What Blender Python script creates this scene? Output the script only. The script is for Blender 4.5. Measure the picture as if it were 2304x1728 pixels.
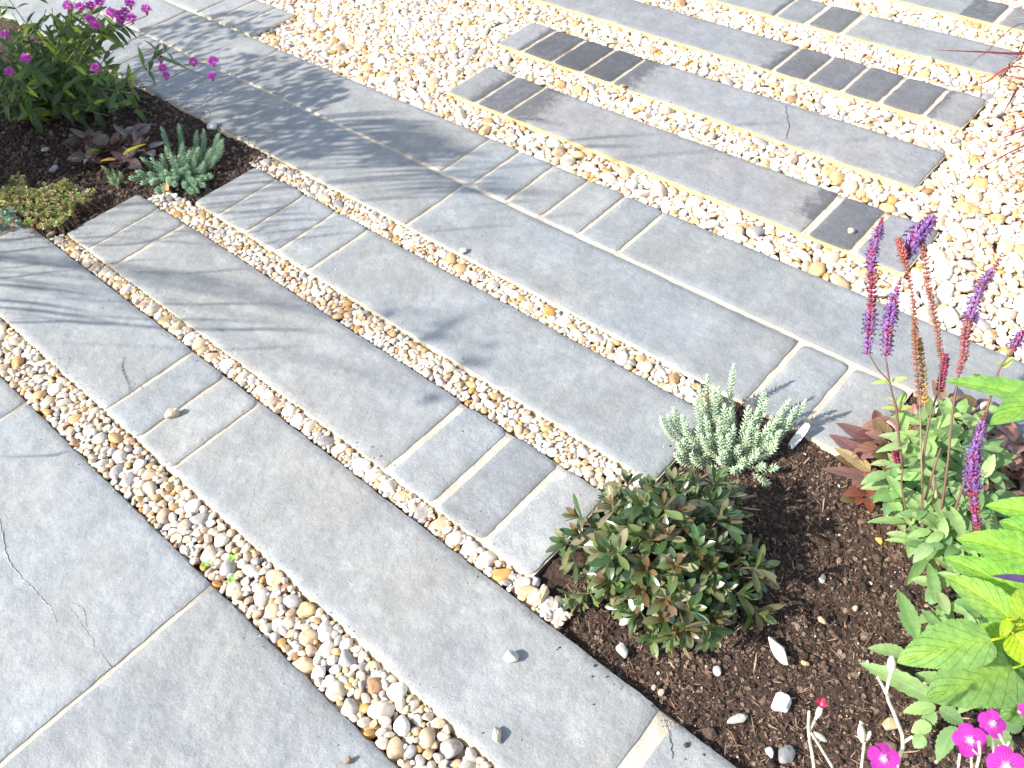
import bpy, math, random
import numpy as np
from mathutils import Vector, Matrix, noise as mnoise

for o in list(bpy.data.objects): bpy.data.objects.remove(o)
SC = bpy.context.scene
COL = SC.collection
random.seed(7); RNG = np.random.default_rng(7)
R = math.radians

# ------------------------------------------------------------------ camera
CH = 1.4
CAM_R = np.array([0.66190934, -0.74566783, -0.07652133])
CAM_U = np.array([0.5850398, 0.45009122, 0.67464534])
CAM_B = np.array([-0.46861974, -0.49132208, 0.73416494])
FPX = 1926.53
cam_data = bpy.data.cameras.new('camera'); cam = bpy.data.objects.new('camera', cam_data); COL.objects.link(cam)
cam.matrix_world = Matrix(((CAM_R[0], CAM_U[0], CAM_B[0], 0), (CAM_R[1], CAM_U[1], CAM_B[1], 0), (CAM_R[2], CAM_U[2], CAM_B[2], CH), (0, 0, 0, 1)))
cam_data.sensor_width = 36; cam_data.lens = 36 * FPX / 2304
cam_data.clip_start = 0.02; cam_data.clip_end = 200
cam_data.dof.use_dof = True; cam_data.dof.focus_distance = 1.55; cam_data.dof.aperture_fstop = 11
SC.camera = cam
SC.render.resolution_x = 1024; SC.render.resolution_y = 768

# ------------------------------------------------------------------ light
SUN_AZ, SUN_EL = R(-27), R(38)          # direction the light travels, and height of the sun
SD = np.array([math.cos(SUN_AZ) * math.cos(SUN_EL), math.sin(SUN_AZ) * math.cos(SUN_EL), -math.sin(SUN_EL)])
world = bpy.data.worlds.new('World'); SC.world = world; world.use_nodes = True
wn = world.node_tree.nodes; wl = world.node_tree.links
sky = wn.new('ShaderNodeTexSky'); sky.sky_type = 'NISHITA'; sky.sun_disc = False
sky.sun_elevation = SUN_EL
sky.sun_rotation = math.atan2(-SD[0], -SD[1])
bg = wn['Background']; bg.inputs['Strength'].default_value = 0.15
hs = wn.new('ShaderNodeHueSaturation'); hs.inputs['Saturation'].default_value = .72; wl.new(sky.outputs[0], hs.inputs['Color']); wl.new(hs.outputs[0], bg.inputs[0])
sl = bpy.data.lights.new('sun', 'SUN'); sl.energy = 4.1; sl.angle = R(0.8); sl.color = (1.0, 0.945, 0.86)
so = bpy.data.objects.new('sun', sl); COL.objects.link(so)
so.rotation_euler = Vector(SD).to_track_quat('-Z', 'Y').to_euler(); so.location = (-3, 2, 4)
SC.view_settings.view_transform = 'Standard'; SC.view_settings.look = 'None'
SC.view_settings.gamma = 1; SC.view_settings.exposure = 1.1
SC.cycles.max_bounces = 8; SC.cycles.transparent_max_bounces = 8

# ------------------------------------------------------------------ measuring helpers
DS = 2304 / 2212
def P(dx, dy, h=0.0):
    """world point at height h seen at photo position (dx, dy)"""
    qx = (dx * DS - 1152) / FPX; qy = (dy * DS - 864) / FPX
    d = -CAM_B + qx * CAM_R - qy * CAM_U
    t = (h - CH) / d[2]
    return np.array([d[0] * t, d[1] * t, h])
def proj(p):
    q = np.asarray(p) - np.array([0, 0, CH]); z = -q @ CAM_B
    return ((1152 + FPX * (q @ CAM_R) / z) / DS, (864 - FPX * (q @ CAM_U) / z) / DS)
def size(px, p):
    q = np.asarray(p) - np.array([0, 0, CH]); return px * DS * (-q @ CAM_B) / FPX
def nz(p, s=1.0): return mnoise.noise(Vector((p[0] * s, p[1] * s, (p[2] if len(p) > 2 else 0) * s)))

# ------------------------------------------------------------------ mesh builder
class MB:
    def __init__(self): self.v = []; self.f = []; self.uv = []; self.c = []; self.m = []; self.n = 0
    def add(self, verts, faces, col=(1, 1, 1), uv=None, mat=0):
        verts = np.asarray(verts, float); k = len(verts)
        self.v.append(verts)
        self.f += [tuple(i + self.n for i in f) for f in faces]; self.m += [mat] * len(faces)
        c = np.asarray(col, float)
        self.c.append(np.tile(c, (k, 1)) if c.ndim == 1 else c)
        self.uv.append(np.zeros((k, 2)) if uv is None else np.asarray(uv, float)); self.n += k
    def build(self, name, mats, parent=None, smooth=True):
        v = np.concatenate(self.v); me = bpy.data.meshes.new(name)
        me.from_pydata(v.tolist(), [], self.f)
        for m in (mats if isinstance(mats, (list, tuple)) else [mats]): me.materials.append(m)
        me.polygons.foreach_set('material_index', self.m)
        me.polygons.foreach_set('use_smooth', [smooth] * len(self.f))
        a = me.attributes.new('tint', 'FLOAT_COLOR', 'POINT'); c = np.concatenate(self.c)
        a.data.foreach_set('color', np.c_[c[:, :3], np.ones(len(c))].ravel())
        a = me.attributes.new('luv', 'FLOAT_VECTOR', 'POINT'); u = np.concatenate(self.uv)
        a.data.foreach_set('vector', np.c_[u, np.zeros(len(u))].ravel())
        me.update()
        o = bpy.data.objects.new(name, me); COL.objects.link(o)
        if parent is not None:
            o.parent = parent; o.matrix_parent_inverse = Matrix.Translation(-parent.location)
        return o
def tag(o, label, cat=None, group=None, kind=None):
    if label: o['label'] = label
    if cat: o['category'] = cat
    if group: o['group'] = group
    if kind: o['kind'] = kind
    return o
def empty(name, loc, label, cat, group=None):
    o = bpy.data.objects.new(name, None); o.location = tuple(float(x) for x in loc); o.empty_display_size = .05
    COL.objects.link(o); return tag(o, label, cat, group)
def unit(v): v = np.asarray(v, float); return v / (np.linalg.norm(v) + 1e-12)
def spline(pts, n):
    pts = [np.asarray(p, float) for p in pts]
    if len(pts) == 2: return np.array([pts[0] + (pts[1] - pts[0]) * t for t in np.linspace(0, 1, n)])
    ext = [2 * pts[0] - pts[1]] + pts + [2 * pts[-1] - pts[-2]]; out = []
    m = len(pts) - 1
    for t in np.linspace(0, m - 1e-6, n):
        i = int(t); u = t - i; p0, p1, p2, p3 = ext[i:i + 4]
        out.append(.5 * ((2 * p1) + (p2 - p0) * u + (2 * p0 - 5 * p1 + 4 * p2 - p3) * u * u + (3 * p1 - p0 - 3 * p2 + p3) * u ** 3))
    return np.array(out)
def tube(mb, pts, r0, r1, col=(1, 1, 1), n=8, sides=6, mat=0):
    c = spline(pts, n); v = []; f = []
    cols = np.asarray(col, float)
    for i in range(n):
        t = unit(c[min(i + 1, n - 1)] - c[max(i - 1, 0)])
        a = unit(np.cross(t, (0.3, 0.2, 0.93) if abs(t[2]) < .9 else (1, 0, 0))); b = np.cross(t, a)
        r = r0 + (r1 - r0) * i / (n - 1)
        for k in range(sides):
            g = 2 * math.pi * k / sides; v.append(c[i] + r * (math.cos(g) * a + math.sin(g) * b))
    for i in range(n - 1):
        for k in range(sides):
            f.append((i * sides + k, i * sides + (k + 1) % sides, (i + 1) * sides + (k + 1) % sides, (i + 1) * sides + k))
    f.append(tuple(range(sides))[::-1]); f.append(tuple((n - 1) * sides + k for k in range(sides)))
    mb.add(v, f, cols, None, mat); return c
PROF = {
    'lance': lambda s: (math.sin(math.pi * min(1, s ** .75)) ** .8) if s < 1 else 0,
    'ovate': lambda s: (math.sin(math.pi * s ** .62) ** .72) if s < 1 else 0,
    'spoon': lambda s: (.16 + .84 * math.sin(math.pi * min(1, max(0, s - .02)) ** 1.6) ** .7) * (1 if s < .995 else 0),
    'heart': lambda s: (math.sin(math.pi * s ** .5) ** .62) if s < 1 else 0,
    'blade': lambda s: (1 - s) ** .6 * min(1, .4 + s * 3),
}
def leaf(mb, base, dirv, up, L, W, shape='lance', bend=.5, fold=.25, col=(1, 1, 1), nseg=8, serr=0, twist=0, mat=0, corr=0, nv=6.5, slope=.42, cs=(-1, -.5, 0, .5, 1)):
    d = unit(dirv); upv = np.asarray(up, float); upv = unit(upv - d * (upv @ d)); side = np.cross(d, upv)
    pr = PROF[shape]; v = []; uv = []; p = np.asarray(base, float).copy()
    ds = L / nseg; m = len(cs)
    for i in range(nseg + 1):
        s = i / nseg; th = bend * s
        dd = d * math.cos(th) - upv * math.sin(th); uu = upv * math.cos(th) + d * math.sin(th)
        sd = side
        if twist:
            a = twist * s; sd = side * math.cos(a) + uu * math.sin(a); uu = uu * math.cos(a) - side * math.sin(a)
        w = W * .5 * pr(s)
        for c in cs:
            k = 1 + (serr * (1 if i % 2 else -1) if abs(c) == 1 else 0)
            v.append(p + sd * (w * c * k) + uu * (fold * w * (abs(c) ** 1.3) + (corr * W * abs(math.sin(math.pi * nv * (s - slope * abs(c) ** .8))) * min(1, abs(c) * 3) * pr(s) if corr else 0))); uv.append((c, s))
        p = p + dd * ds
    f = []
    for i in range(nseg):
        for k in range(m - 1):
            a = i * m + k; f.append((a, a + 1, a + m + 1, a + m))
    mb.add(v, f, col, uv, mat)
def leaf_to(mb, base, tip, up, W, **kw):
    b = np.asarray(base, float); t = np.asarray(tip, float); bend = kw.get('bend', .5); L = np.linalg.norm(t - b)
    d = unit(t - b); u = np.asarray(up, float); u = unit(u - d * (u @ d))
    d2 = d * math.cos(bend / 2) + u * math.sin(bend / 2)
    leaf(mb, b, d2, u, L * (1 + bend * bend / 24), W, **kw)
def blob(mb, c, ax, r, L, col, n=5, rings=4, mat=0, pw=.8):
    """closed spindle from c along ax"""
    t = unit(ax); a = unit(np.cross(t, (0.31, 0.2, 0.9) if abs(t[2]) < .9 else (1, 0, 0))); b = np.cross(t, a); c = np.asarray(c, float)
    v = [c]; f = []
    for i in range(1, rings):
        s = i / rings; rr = r * math.sin(math.pi * s) ** pw
        for k in range(n):
            g = 2 * math.pi * k / n; v.append(c + t * L * s + rr * (math.cos(g) * a + math.sin(g) * b))
    v.append(c + t * L); e = len(v) - 1
    for k in range(n):
        k2 = (k + 1) % n; f.append((0, 1 + k2, 1 + k)); f.append((e, 1 + (rings - 2) * n + k, 1 + (rings - 2) * n + k2))
        for i in range(rings - 2): q = 1 + i * n; f.append((q + k, q + k2, q + n + k2, q + n + k))
    mb.add(v, f, col, None, mat)
def jit(c, a=.12, h=.05):
    k = 1 + random.uniform(-a, a); return tuple(max(0, x * k * (1 + random.uniform(-h, h))) for x in c)

# ------------------------------------------------------------------ materials
class NT:
    def __init__(self, name):
        self.m = bpy.data.materials.new(name); self.m.use_nodes = True; self.t = self.m.node_tree; self.b = self.t.nodes['Principled BSDF']; self.out = self.t.nodes['Material Output']
    def n(self, typ, **kw):
        x = self.t.nodes.new(typ)
        for k, v in kw.items():
            if k.startswith('i_'):
                key = k[2:]; x.inputs[int(key) if key.isdigit() else key.replace('_', ' ')].default_value = v
            else: setattr(x, k, v)
        return x
    def l(self, a, b): self.t.links.new(a, b)
    def attr(self, name, typ='GEOMETRY'): return self.n('ShaderNodeAttribute', attribute_name=name, attribute_type=typ)
    def noise(self, vec, scale, detail=4, rough=.6): 
        x = self.n('ShaderNodeTexNoise'); x.inputs['Scale'].default_value = scale; x.inputs['Detail'].default_value = detail; x.inputs['Roughness'].default_value = rough
        if vec is not None: self.l(vec, x.inputs['Vector'])
        return x.outputs[0]
    def ramp(self, val, stops):
        x = self.n('ShaderNodeValToRGB'); r = x.color_ramp
        while len(r.elements) < len(stops): r.elements.new(.5)
        for e, (p, c) in zip(r.elements, stops): e.position = p; e.color = (*c, 1) if len(c) == 3 else c
        self.l(val, x.inputs[0]); return x.outputs[0]
    def math(self, op, a, b=None, c=None):
        x = self.n('ShaderNodeMath', operation=op)
        for i, q in enumerate((a, b, c)):
            if q is None: continue
            if isinstance(q, (int, float)): x.inputs[i].default_value = q
            else: self.l(q, x.inputs[i])
        return x.outputs[0]
    def mix(self, fac, a, b, mode='MIX'):
        x = self.n('ShaderNodeMix', data_type='RGBA', blend_type=mode)
        for s, q in ((x.inputs[0], fac), (x.inputs[6], a), (x.inputs[7], b)):
            if isinstance(q, (int, float)): s.default_value = q
            elif isinstance(q, tuple): s.default_value = (*q, 1)
            else: self.l(q, s)
        return x.outputs[2]
    def bump(self, hgt, strength, dist, prev=None):
        x = self.n('ShaderNodeBump'); x.inputs['Strength'].default_value = strength; x.inputs['Distance'].default_value = dist
        self.l(hgt, x.inputs['Height'])
        if prev is not None: self.l(prev, x.inputs['Normal'])
        return x.outputs[0]
def g3(v): return (v, v, v)

def slab_material():
    t = NT('slate'); pos = t.n('ShaderNodeNewGeometry').outputs['Position']; tint = t.attr('tint').outputs[0]
    luv = t.n('ShaderNodeSeparateXYZ'); t.l(t.attr('luv').outputs[1], luv.inputs[0])
    cloud = t.ramp(t.noise(pos, 9, 6, .66), [(.30, g3(.84)), (.5, g3(.98)), (.70, g3(1.18))])
    mid = t.ramp(t.noise(pos, 38, 4, .65), [(.3, g3(.90)), (.7, g3(1.10))])
    fine = t.ramp(t.noise(pos, 330, 3, .85), [(.3, g3(.80)), (.7, g3(1.20))])
    c = t.mix(1, tint, cloud, 'MULTIPLY'); c = t.mix(1, c, mid, 'MULTIPLY'); c = t.mix(1, c, fine, 'MULTIPLY')
    coarse = t.ramp(t.noise(pos, 210, 3, .9), [(.32, g3(.60)), (.5, g3(1.0)), (.68, g3(1.45))]); c = t.mix(luv.outputs[1], c, t.mix(1, c, coarse, 'MULTIPLY'))
    warm = t.ramp(t.noise(pos, 3.1, 3), [(.4, (.985, 1.0, 1.03)), (.65, (1.03, 1.0, .965))]); c = t.mix(1, c, warm, 'MULTIPLY')
    # white mineral flecks and limey bloom
    fl = t.ramp(t.noise(pos, 430, 1, .4), [(.70, g3(0)), (.76, g3(1))]); c = t.mix(t.math('MULTIPLY', fl, .35), c, (.75, .76, .78))
    bl = t.ramp(t.noise(pos, 15, 6, .75), [(.60, g3(0)), (.76, g3(.35))]); c = t.mix(bl, c, (.55, .56, .57))
    # dark algae/wet stain where luv.x > 0
    st = t.math('ADD', luv.outputs[0], t.math('MULTIPLY', t.math('SUBTRACT', t.noise(pos, 30, 8, .8), .5), 1.5))
    st = t.ramp(st, [(.42, g3(0)), (.75, g3(1))]); st = t.math('MULTIPLY', st, t.ramp(luv.outputs[0], [(.02, g3(0)), (.25, g3(.72))]))
    c = t.mix(st, c, (.055, .055, .06))
    t.l(c, t.b.inputs['Base Color'])
    t.l(t.ramp(t.noise(pos, 60, 3), [(.3, g3(.5)), (.7, g3(.72))]), t.b.inputs['Roughness'])
    t.b.inputs['Specular IOR Level'].default_value = .45
    b = t.bump(t.noise(pos, 11, 5, .6), .7, .012); b = t.bump(t.noise(pos, 55, 5, .6), .5, .0022, b); b = t.bump(t.noise(pos, 480, 2, .7), .55, .0008, b)
    t.l(b, t.b.inputs['Normal']); return t.m
def mortar_material(name, colr, grain=1.0):
    t = NT(name); pos = t.n('ShaderNodeNewGeometry').outputs['Position']
    a = t.ramp(t.noise(pos, 900, 2, .8), [(.3, tuple(x * .55 for x in colr)), (.5, colr), (.72, tuple(min(1, x * 1.35) for x in colr))])
    b2 = t.ramp(t.noise(pos, 22, 4), [(.3, (.86, .80, .70)), (.7, (1.05, 1.03, 1.0))])
    t.l(t.mix(1, a, b2, 'MULTIPLY'), t.b.inputs['Base Color']); t.b.inputs['Roughness'].default_value = .95
    b = t.bump(t.noise(pos, 70, 3), .6, .003); b = t.bump(t.noise(pos, 800, 2, .8), .8, .0012, b); t.l(b, t.b.inputs['Normal']); return t.m
def pebble_material():
    t = NT('flint'); tc = t.n('ShaderNodeTexCoord').outputs['Object']
    ti = t.attr('tint', 'INSTANCER').outputs[0]; gen = t.attr('seed', 'INSTANCER').outputs[2]
    v = t.n('ShaderNodeVectorMath', operation='ADD'); t.l(tc, v.inputs[0]); t.l(gen, v.inputs[1])
    n1 = t.noise(v.outputs[0], 1.4, 5, .65)
    m1 = t.ramp(n1, [(.32, (.72, .60, .46)), (.45, g3(.97)), (.62, g3(1.05)), (.74, (.66, .62, .6))])
    c = t.mix(1, ti, m1, 'MULTIPLY')
    m2 = t.ramp(t.noise(v.outputs[0], 9, 3, .7), [(.35, g3(.88)), (.6, g3(1.04))]); c = t.mix(1, c, m2, 'MULTIPLY')
    t.l(c, t.b.inputs['Base Color']); t.b.inputs['Roughness'].default_value = .52; t.b.inputs['Specular IOR Level'].default_value = .4
    b = t.bump(t.noise(v.outputs[0], 5, 4), .25, .0015); t.l(b, t.b.inputs['Normal']); return t.m
def tint_material(name, rough=.6, spec=.4, var=.15, scale=120, bump=.3, transl=0, glob=(1, 1, 1)):
    t = NT(name); pos = t.n('ShaderNodeNewGeometry').outputs['Position']; ti = t.attr('tint').outputs[0]
    c = t.mix(1, ti, t.ramp(t.noise(pos, scale, 4, .65), [(.3, g3(1 - var)), (.7, g3(1 + var))]), 'MULTIPLY')
    t.l(c, t.b.inputs['Base Color']); t.b.inputs['Roughness'].default_value = rough; t.b.inputs['Specular IOR Level'].default_value = spec
    t.l(t.bump(t.noise(pos, scale * 2, 3), bump, .001), t.b.inputs['Normal'])
    if transl: add_trans(t, c, transl)
    return t.m
def add_trans(t, c, k, warm=(1.0, 1.0, .6)):
    tr = t.n('ShaderNodeBsdfTranslucent'); t.l(t.mix(1, t.mix(1, c, warm, 'MULTIPLY'), (1.6, 1.6, 1.6), 'MULTIPLY'), tr.inputs[0])
    mx = t.n('ShaderNodeMixShader'); mx.inputs[0].default_value = k
    t.l(t.b.outputs[0], mx.inputs[1]); t.l(tr.outputs[0], mx.inputs[2]); t.l(mx.outputs[0], t.out.inputs[0])
def leaf_material(name, nv=9, vein=(1.25, 1.25, 1.15), vs=.6, rough=.42, spec=.5, transl=.28, bump=.5, mid=1.0, slope=.35, quilt=0, throat=0):
    t = NT(name); pos = t.n('ShaderNodeNewGeometry').outputs['Position']; ti = t.attr('tint').outputs[0]
    s = t.n('ShaderNodeSeparateXYZ'); t.l(t.attr('luv').outputs[1], s.inputs[0]); u = t.math('ABSOLUTE', s.outputs[0])
    k = t.math('MULTIPLY', t.math('SUBTRACT', s.outputs[1], t.math('MULTIPLY', t.math('POWER', u, .8), slope)), nv)
    fr = t.math('ABSOLUTE', t.math('SUBTRACT', t.math('FRACT', k), .5))          # .5 at the vein, 0 between
    side = t.ramp(fr, [(.43 if quilt else .36, g3(0)), (.5, g3(1))]); md = t.ramp(u, [(.0, g3(mid)), (.09, g3(0))])
    vm = t.math('MAXIMUM', t.math('MULTIPLY', side, vs), md)
    c = t.mix(1, ti, t.ramp(t.noise(pos, 90, 4), [(.3, g3(.84)), (.7, g3(1.16))]), 'MULTIPLY')
    c = t.mix(vm, c, t.mix(1, c, vein, 'MULTIPLY')); t.l(c, t.b.inputs['Base Color'])
    t.b.inputs['Roughness'].default_value = rough; t.b.inputs['Specular IOR Level'].default_value = spec
    if throat:
        th = t.ramp(s.outputs[1], [(.05, g3(.85)), (.30, g3(0))]); st = t.ramp(t.math('ABSOLUTE', t.math('SINE', t.math('MULTIPLY', s.outputs[0], 9))), [(.0, g3(1)), (.25, g3(0))])
        st = t.math('MULTIPLY', st, t.ramp(s.outputs[1], [(.2, g3(.5)), (.75, g3(0))])); c = t.mix(t.math('MAXIMUM', th, st), c, (.85, .62, .80)); t.l(c, t.b.inputs['Base Color'])
    if quilt:
        vo = t.n('ShaderNodeTexVoronoi', feature='DISTANCE_TO_EDGE'); vo.inputs['Scale'].default_value = 260; t.l(pos, vo.inputs['Vector'])
        blot = t.ramp(t.noise(pos, 26, 5, .7), [(.34, (.74, .80, .62)), (.6, (1.12, 1.06, 1.0))]); c = t.mix(1, c, blot, 'MULTIPLY'); c = t.mix(1, c, t.ramp(u, [(0, (1.15, 1.08, .7)), (.5, g3(1)), (1, (.88, .92, .9))]), 'MULTIPLY')
        t.l(c, t.b.inputs['Base Color'])
    b = t.bump(t.math('SUBTRACT', 1, vm), bump, .0012)
    if quilt: b = t.bump(vo.outputs[0], .5, .0016, b); b = t.bump(t.noise(pos, 500, 2), .25, .0006, b); t.l(b, t.b.inputs['Normal'])
    if transl: add_trans(t, c, transl)
    return t.m
def soil_material():
    t = NT('soil'); pos = t.n('ShaderNodeNewGeometry').outputs['Position']
    c = t.ramp(t.noise(pos, 160, 6, .75), [(.30, (.014, .007, .005)), (.5, (.050, .027, .018)), (.68, (.105, .062, .042)), (.8, (.20, .13, .09))])
    c = t.mix(1, c, t.ramp(t.noise(pos, 9, 3), [(.35, g3(.75)), (.65, g3(1.3))]), 'MULTIPLY')
    t.l(c, t.b.inputs['Base Color']); t.b.inputs['Roughness'].default_value = .9
    b = t.bump(t.noise(pos, 60, 6, .7), .9, .008); b = t.bump(t.noise(pos, 420, 4, .8), .9, .003, b); t.l(b, t.b.inputs['Normal']); return t.m
M_SLAB = slab_material(); M_SIDE = mortar_material('mortar_stained_edge', (.62, .55, .43)); M_YELLOW = mortar_material('sand_stained_edge', (.70, .53, .26)); M_MORTAR = mortar_material('mortar', (.49, .47, .43))
M_PEB = pebble_material(); M_SOIL = soil_material()
M_STONE = tint_material('stone', .55, .4, .22, 60, .5)
M_GROUND = mortar_material('sand', (.42, .34, .24))

# ------------------------------------------------------------------ the ground
def sheet(name, x0, x1, y0, y1, z, step, mat, zf=None, kind='structure', label=None):
    nx = max(2, int((x1 - x0) / step) + 1); ny = max(2, int((y1 - y0) / step) + 1); xs = np.linspace(x0, x1, nx); ys = np.linspace(y0, y1, ny)
    v = [(x, y, z + (zf(x, y) if zf else 0)) for y in ys for x in xs]
    f = [(j * nx + i, j * nx + i + 1, (j + 1) * nx + i + 1, (j + 1) * nx + i) for j in range(ny - 1) for i in range(nx - 1)]
    mb = MB(); mb.add(v, f); return tag(mb.build(name, mat), label, kind=kind)
sheet('ground', -14, 18, -14, 18, -.062, 4, M_GROUND)
def soil_z(x, y):
    return .009 * nz((x, y), 14) + .005 * nz((x, y, 3), 45) + .0035 * nz((x, y, 8), 120) + .0018 * nz((x, y, 1), 260)
def soil_right(x, y):
    z = soil_z(x, y) + .009 * max(0, min(1, (x - 1.0) * 8))
    # two small planting hollows
    for hx, hy, r, d in ((.86, .13, .028, .020), (.83, .16, .02, .012)):
        z -= d * math.exp(-((x - hx) ** 2 + (y - hy) ** 2) / (r * r))
    return z
sheet('soil', .40, 1.50, -.55, .66, -.020, .0045, M_SOIL, soil_right)
def soil_left(x, y): return soil_z(x, y) + .007 * max(0, min(1, (x - 1.04) * 12)) + .010 * nz((x, y, 2), 6)
sheet('soil', -.9, 1.153, 2.12, 4.6, -.018, .009, M_SOIL, soil_left)

# ------------------------------------------------------------------ paving
SLAB_T = .022
def paving(name, x0, x1, y0, y1, label, cat, group, tone=.25, hue=(.968, 1.0, .992), rad=.006, stain=None, wob=.0024, cut=None, tilt=None):
    """one riven stone: top at z=0, softened arris, sand-stained sides"""
    sx, sy = x1 - x0, y1 - y0; cx, cy = (x0 + x1) / 2, (y0 + y1) / 2
    st = .0085 if sy < .4 else .0125
    nx = max(8, int(sx / st)); ny = max(8, int(sy / st)); sd = random.uniform(0, 50)
    def warp(n, half):                        # denser rows at the arris
        inner = np.linspace(-1, 1, n - 3); e = .0028 / half
        return np.concatenate([[-1, -1 + e * .35], inner[1:-1] * (1 - e) , [1 - e * .35, 1]]) if n > 6 else np.linspace(-1, 1, n)
    gx = warp(nx, sx / 2); gy = warp(ny, sy / 2); nx, ny = len(gx), len(gy)
    tx, ty = (random.uniform(-.0008, .0008), random.uniform(-.0008, .0008)) if tilt is None else tilt
    v = []; uv = []
    for b in gy:
        for a in gx:
            x = a * sx / 2; y = b * sy / 2; r = rad
            ax, ay = abs(x) - (sx / 2 - r), abs(y) - (sy / 2 - r)
            if ax > 0 and ay > 0:
                u_, w_ = ax / r, ay / r
                x = math.copysign(sx / 2 - r + r * u_ * math.sqrt(1 - w_ * w_ / 2), x); y = math.copysign(sy / 2 - r + r * w_ * math.sqrt(1 - u_ * u_ / 2), y)
            ea = max(0, 1 - (sx / 2 - abs(a * sx / 2)) / .02); eb = max(0, 1 - (sy / 2 - abs(b * sy / 2)) / .02)
            x += math.copysign(ea, x) * wob * (nz((b * sy / 2 * 26, sd, 0)) + .6 * nz((b * sy / 2 * 90, sd, 4))); y += math.copysign(eb, y) * wob * (nz((a * sx / 2 * 26, sd, 9)) + .6 * nz((a * sx / 2 * 90, sd, 2)))
            d = min(sx / 2 - abs(a) * sx / 2, sy / 2 - abs(b) * sy / 2)
            z = .0010 * nz((cx + x, cy + y, sd), 9) + .0004 * nz((cx + x, cy + y, sd), 34) + tx * a + ty * b
            z -= .0016 * max(0, 1 - d / .0028) ** 1.6
            if cut: x, y = cut(x, y, cx, cy)
            s = 0
            if stain: s = stain(cx + x, cy + y)
            v.append((cx + x, cy + y, z)); uv.append((s, .35 if sy < .2 else 0))
    f = [(j * nx + i, j * nx + i + 1, (j + 1) * nx + i + 1, (j + 1) * nx + i) for j in range(ny - 1) for i in range(nx - 1)]
    tone *= random.uniform(.955, 1.045) * .98; wm = random.uniform(-.02, .02); col = (tone * hue[0] * (1 + wm), tone * hue[1], tone * hue[2] * (1 - wm))
    mb = MB(); mb.add(v, f, col, uv)
    rim = [i for i in range(nx)] + [j * nx + nx - 1 for j in range(1, ny)] + [(ny - 1) * nx + i for i in range(nx - 2, -1, -1)] + [j * nx for j in range(ny - 2, 0, -1)]
    rv = [v[i] for i in rim]; n = len(rv); bot = [(p[0], p[1], -SLAB_T) for p in rv]
    ff = [(i, i + n, (i + 1) % n + n, (i + 1) % n) for i in range(n)]; ff.append(tuple(range(n, 2 * n)))
    mb.add(rv + bot, ff, (1, 1, 1), None, 1)
    ob = mb.build(name, [M_SLAB, M_YELLOW if x0 > 1.7 else M_SIDE], smooth=True)
    # keep the crisp arris
    ob.data.polygons.foreach_set('use_smooth', [True] * len(f) + [False] * len(ff))
    return tag(ob, label, cat, group)
def ridge(parent, pts, w=.0022, h=.0011, colr=(.29, .295, .29), n=26):
    """riven ridge or crack lip standing a millimetre proud of a slab"""
    n = 64; mb = MB(); c = spline([P(*p) for p in pts], n); v = []; f = []; c[:, :2] += RNG.normal(0, .0007, (n, 2)) + np.cumsum(RNG.normal(0, .00025, (n, 2)), 0)
    for i in range(n):
        t = unit(c[min(i + 1, n - 1)] - c[max(i - 1, 0)]); s = np.array([-t[1], t[0], 0]); k = random.uniform(.35, 1.15) * math.sin(math.pi * min(1, (i + .4) / n)) ** .4 * (.25 + 1.3 * abs(nz((i * .23, pts[0][0] * .1, 0))))
        q = c[i] + s * .0016 * nz((i * .45, pts[0][1] * .13, 5)) * 1.5; z0 = -.0009
        for a, zz in ((-1.3, z0), (-.15, h * k), (.15, h * k * .9), (.5, z0)): v.append((q[0] + s[0] * w * a * k, q[1] + s[1] * w * a * k, zz + (0 if zz == z0 else .0004)))
    for i in range(n - 1):
        for k in range(3): f.append((i * 4 + k, i * 4 + k + 1, i * 4 + 5 + k, i * 4 + 4 + k))
    mb.add(v, f, colr, np.zeros((len(v), 2))); return mb.build('crack', M_SLAB, parent)
def crack(parent, pts, w=.0012, n=22):
    mb = MB(); c = spline([P(*p) for p in pts], n); v = []; f = []
    for i in range(n):
        t = unit(c[min(i + 1, n - 1)] - c[max(i - 1, 0)]); s = np.array([-t[1], t[0], 0]); q = c[i] + s * .004 * nz((i * .5, pts[0][1] * .17, 5))
        k = .5 + .6 * abs(nz((i * .8, 3, 1)))
        for a in (-1, 1): v.append((q[0] + s[0] * w * a * k, q[1] + s[1] * w * a * k, .0014))
    for i in range(n - 1): f.append((i * 2, i * 2 + 1, i * 2 + 3, i * 2 + 2))
    mb.add(v, f, (.05, .05, .055), np.zeros((len(v), 2))); return mb.build('crack', M_SLAB, parent)

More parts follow.
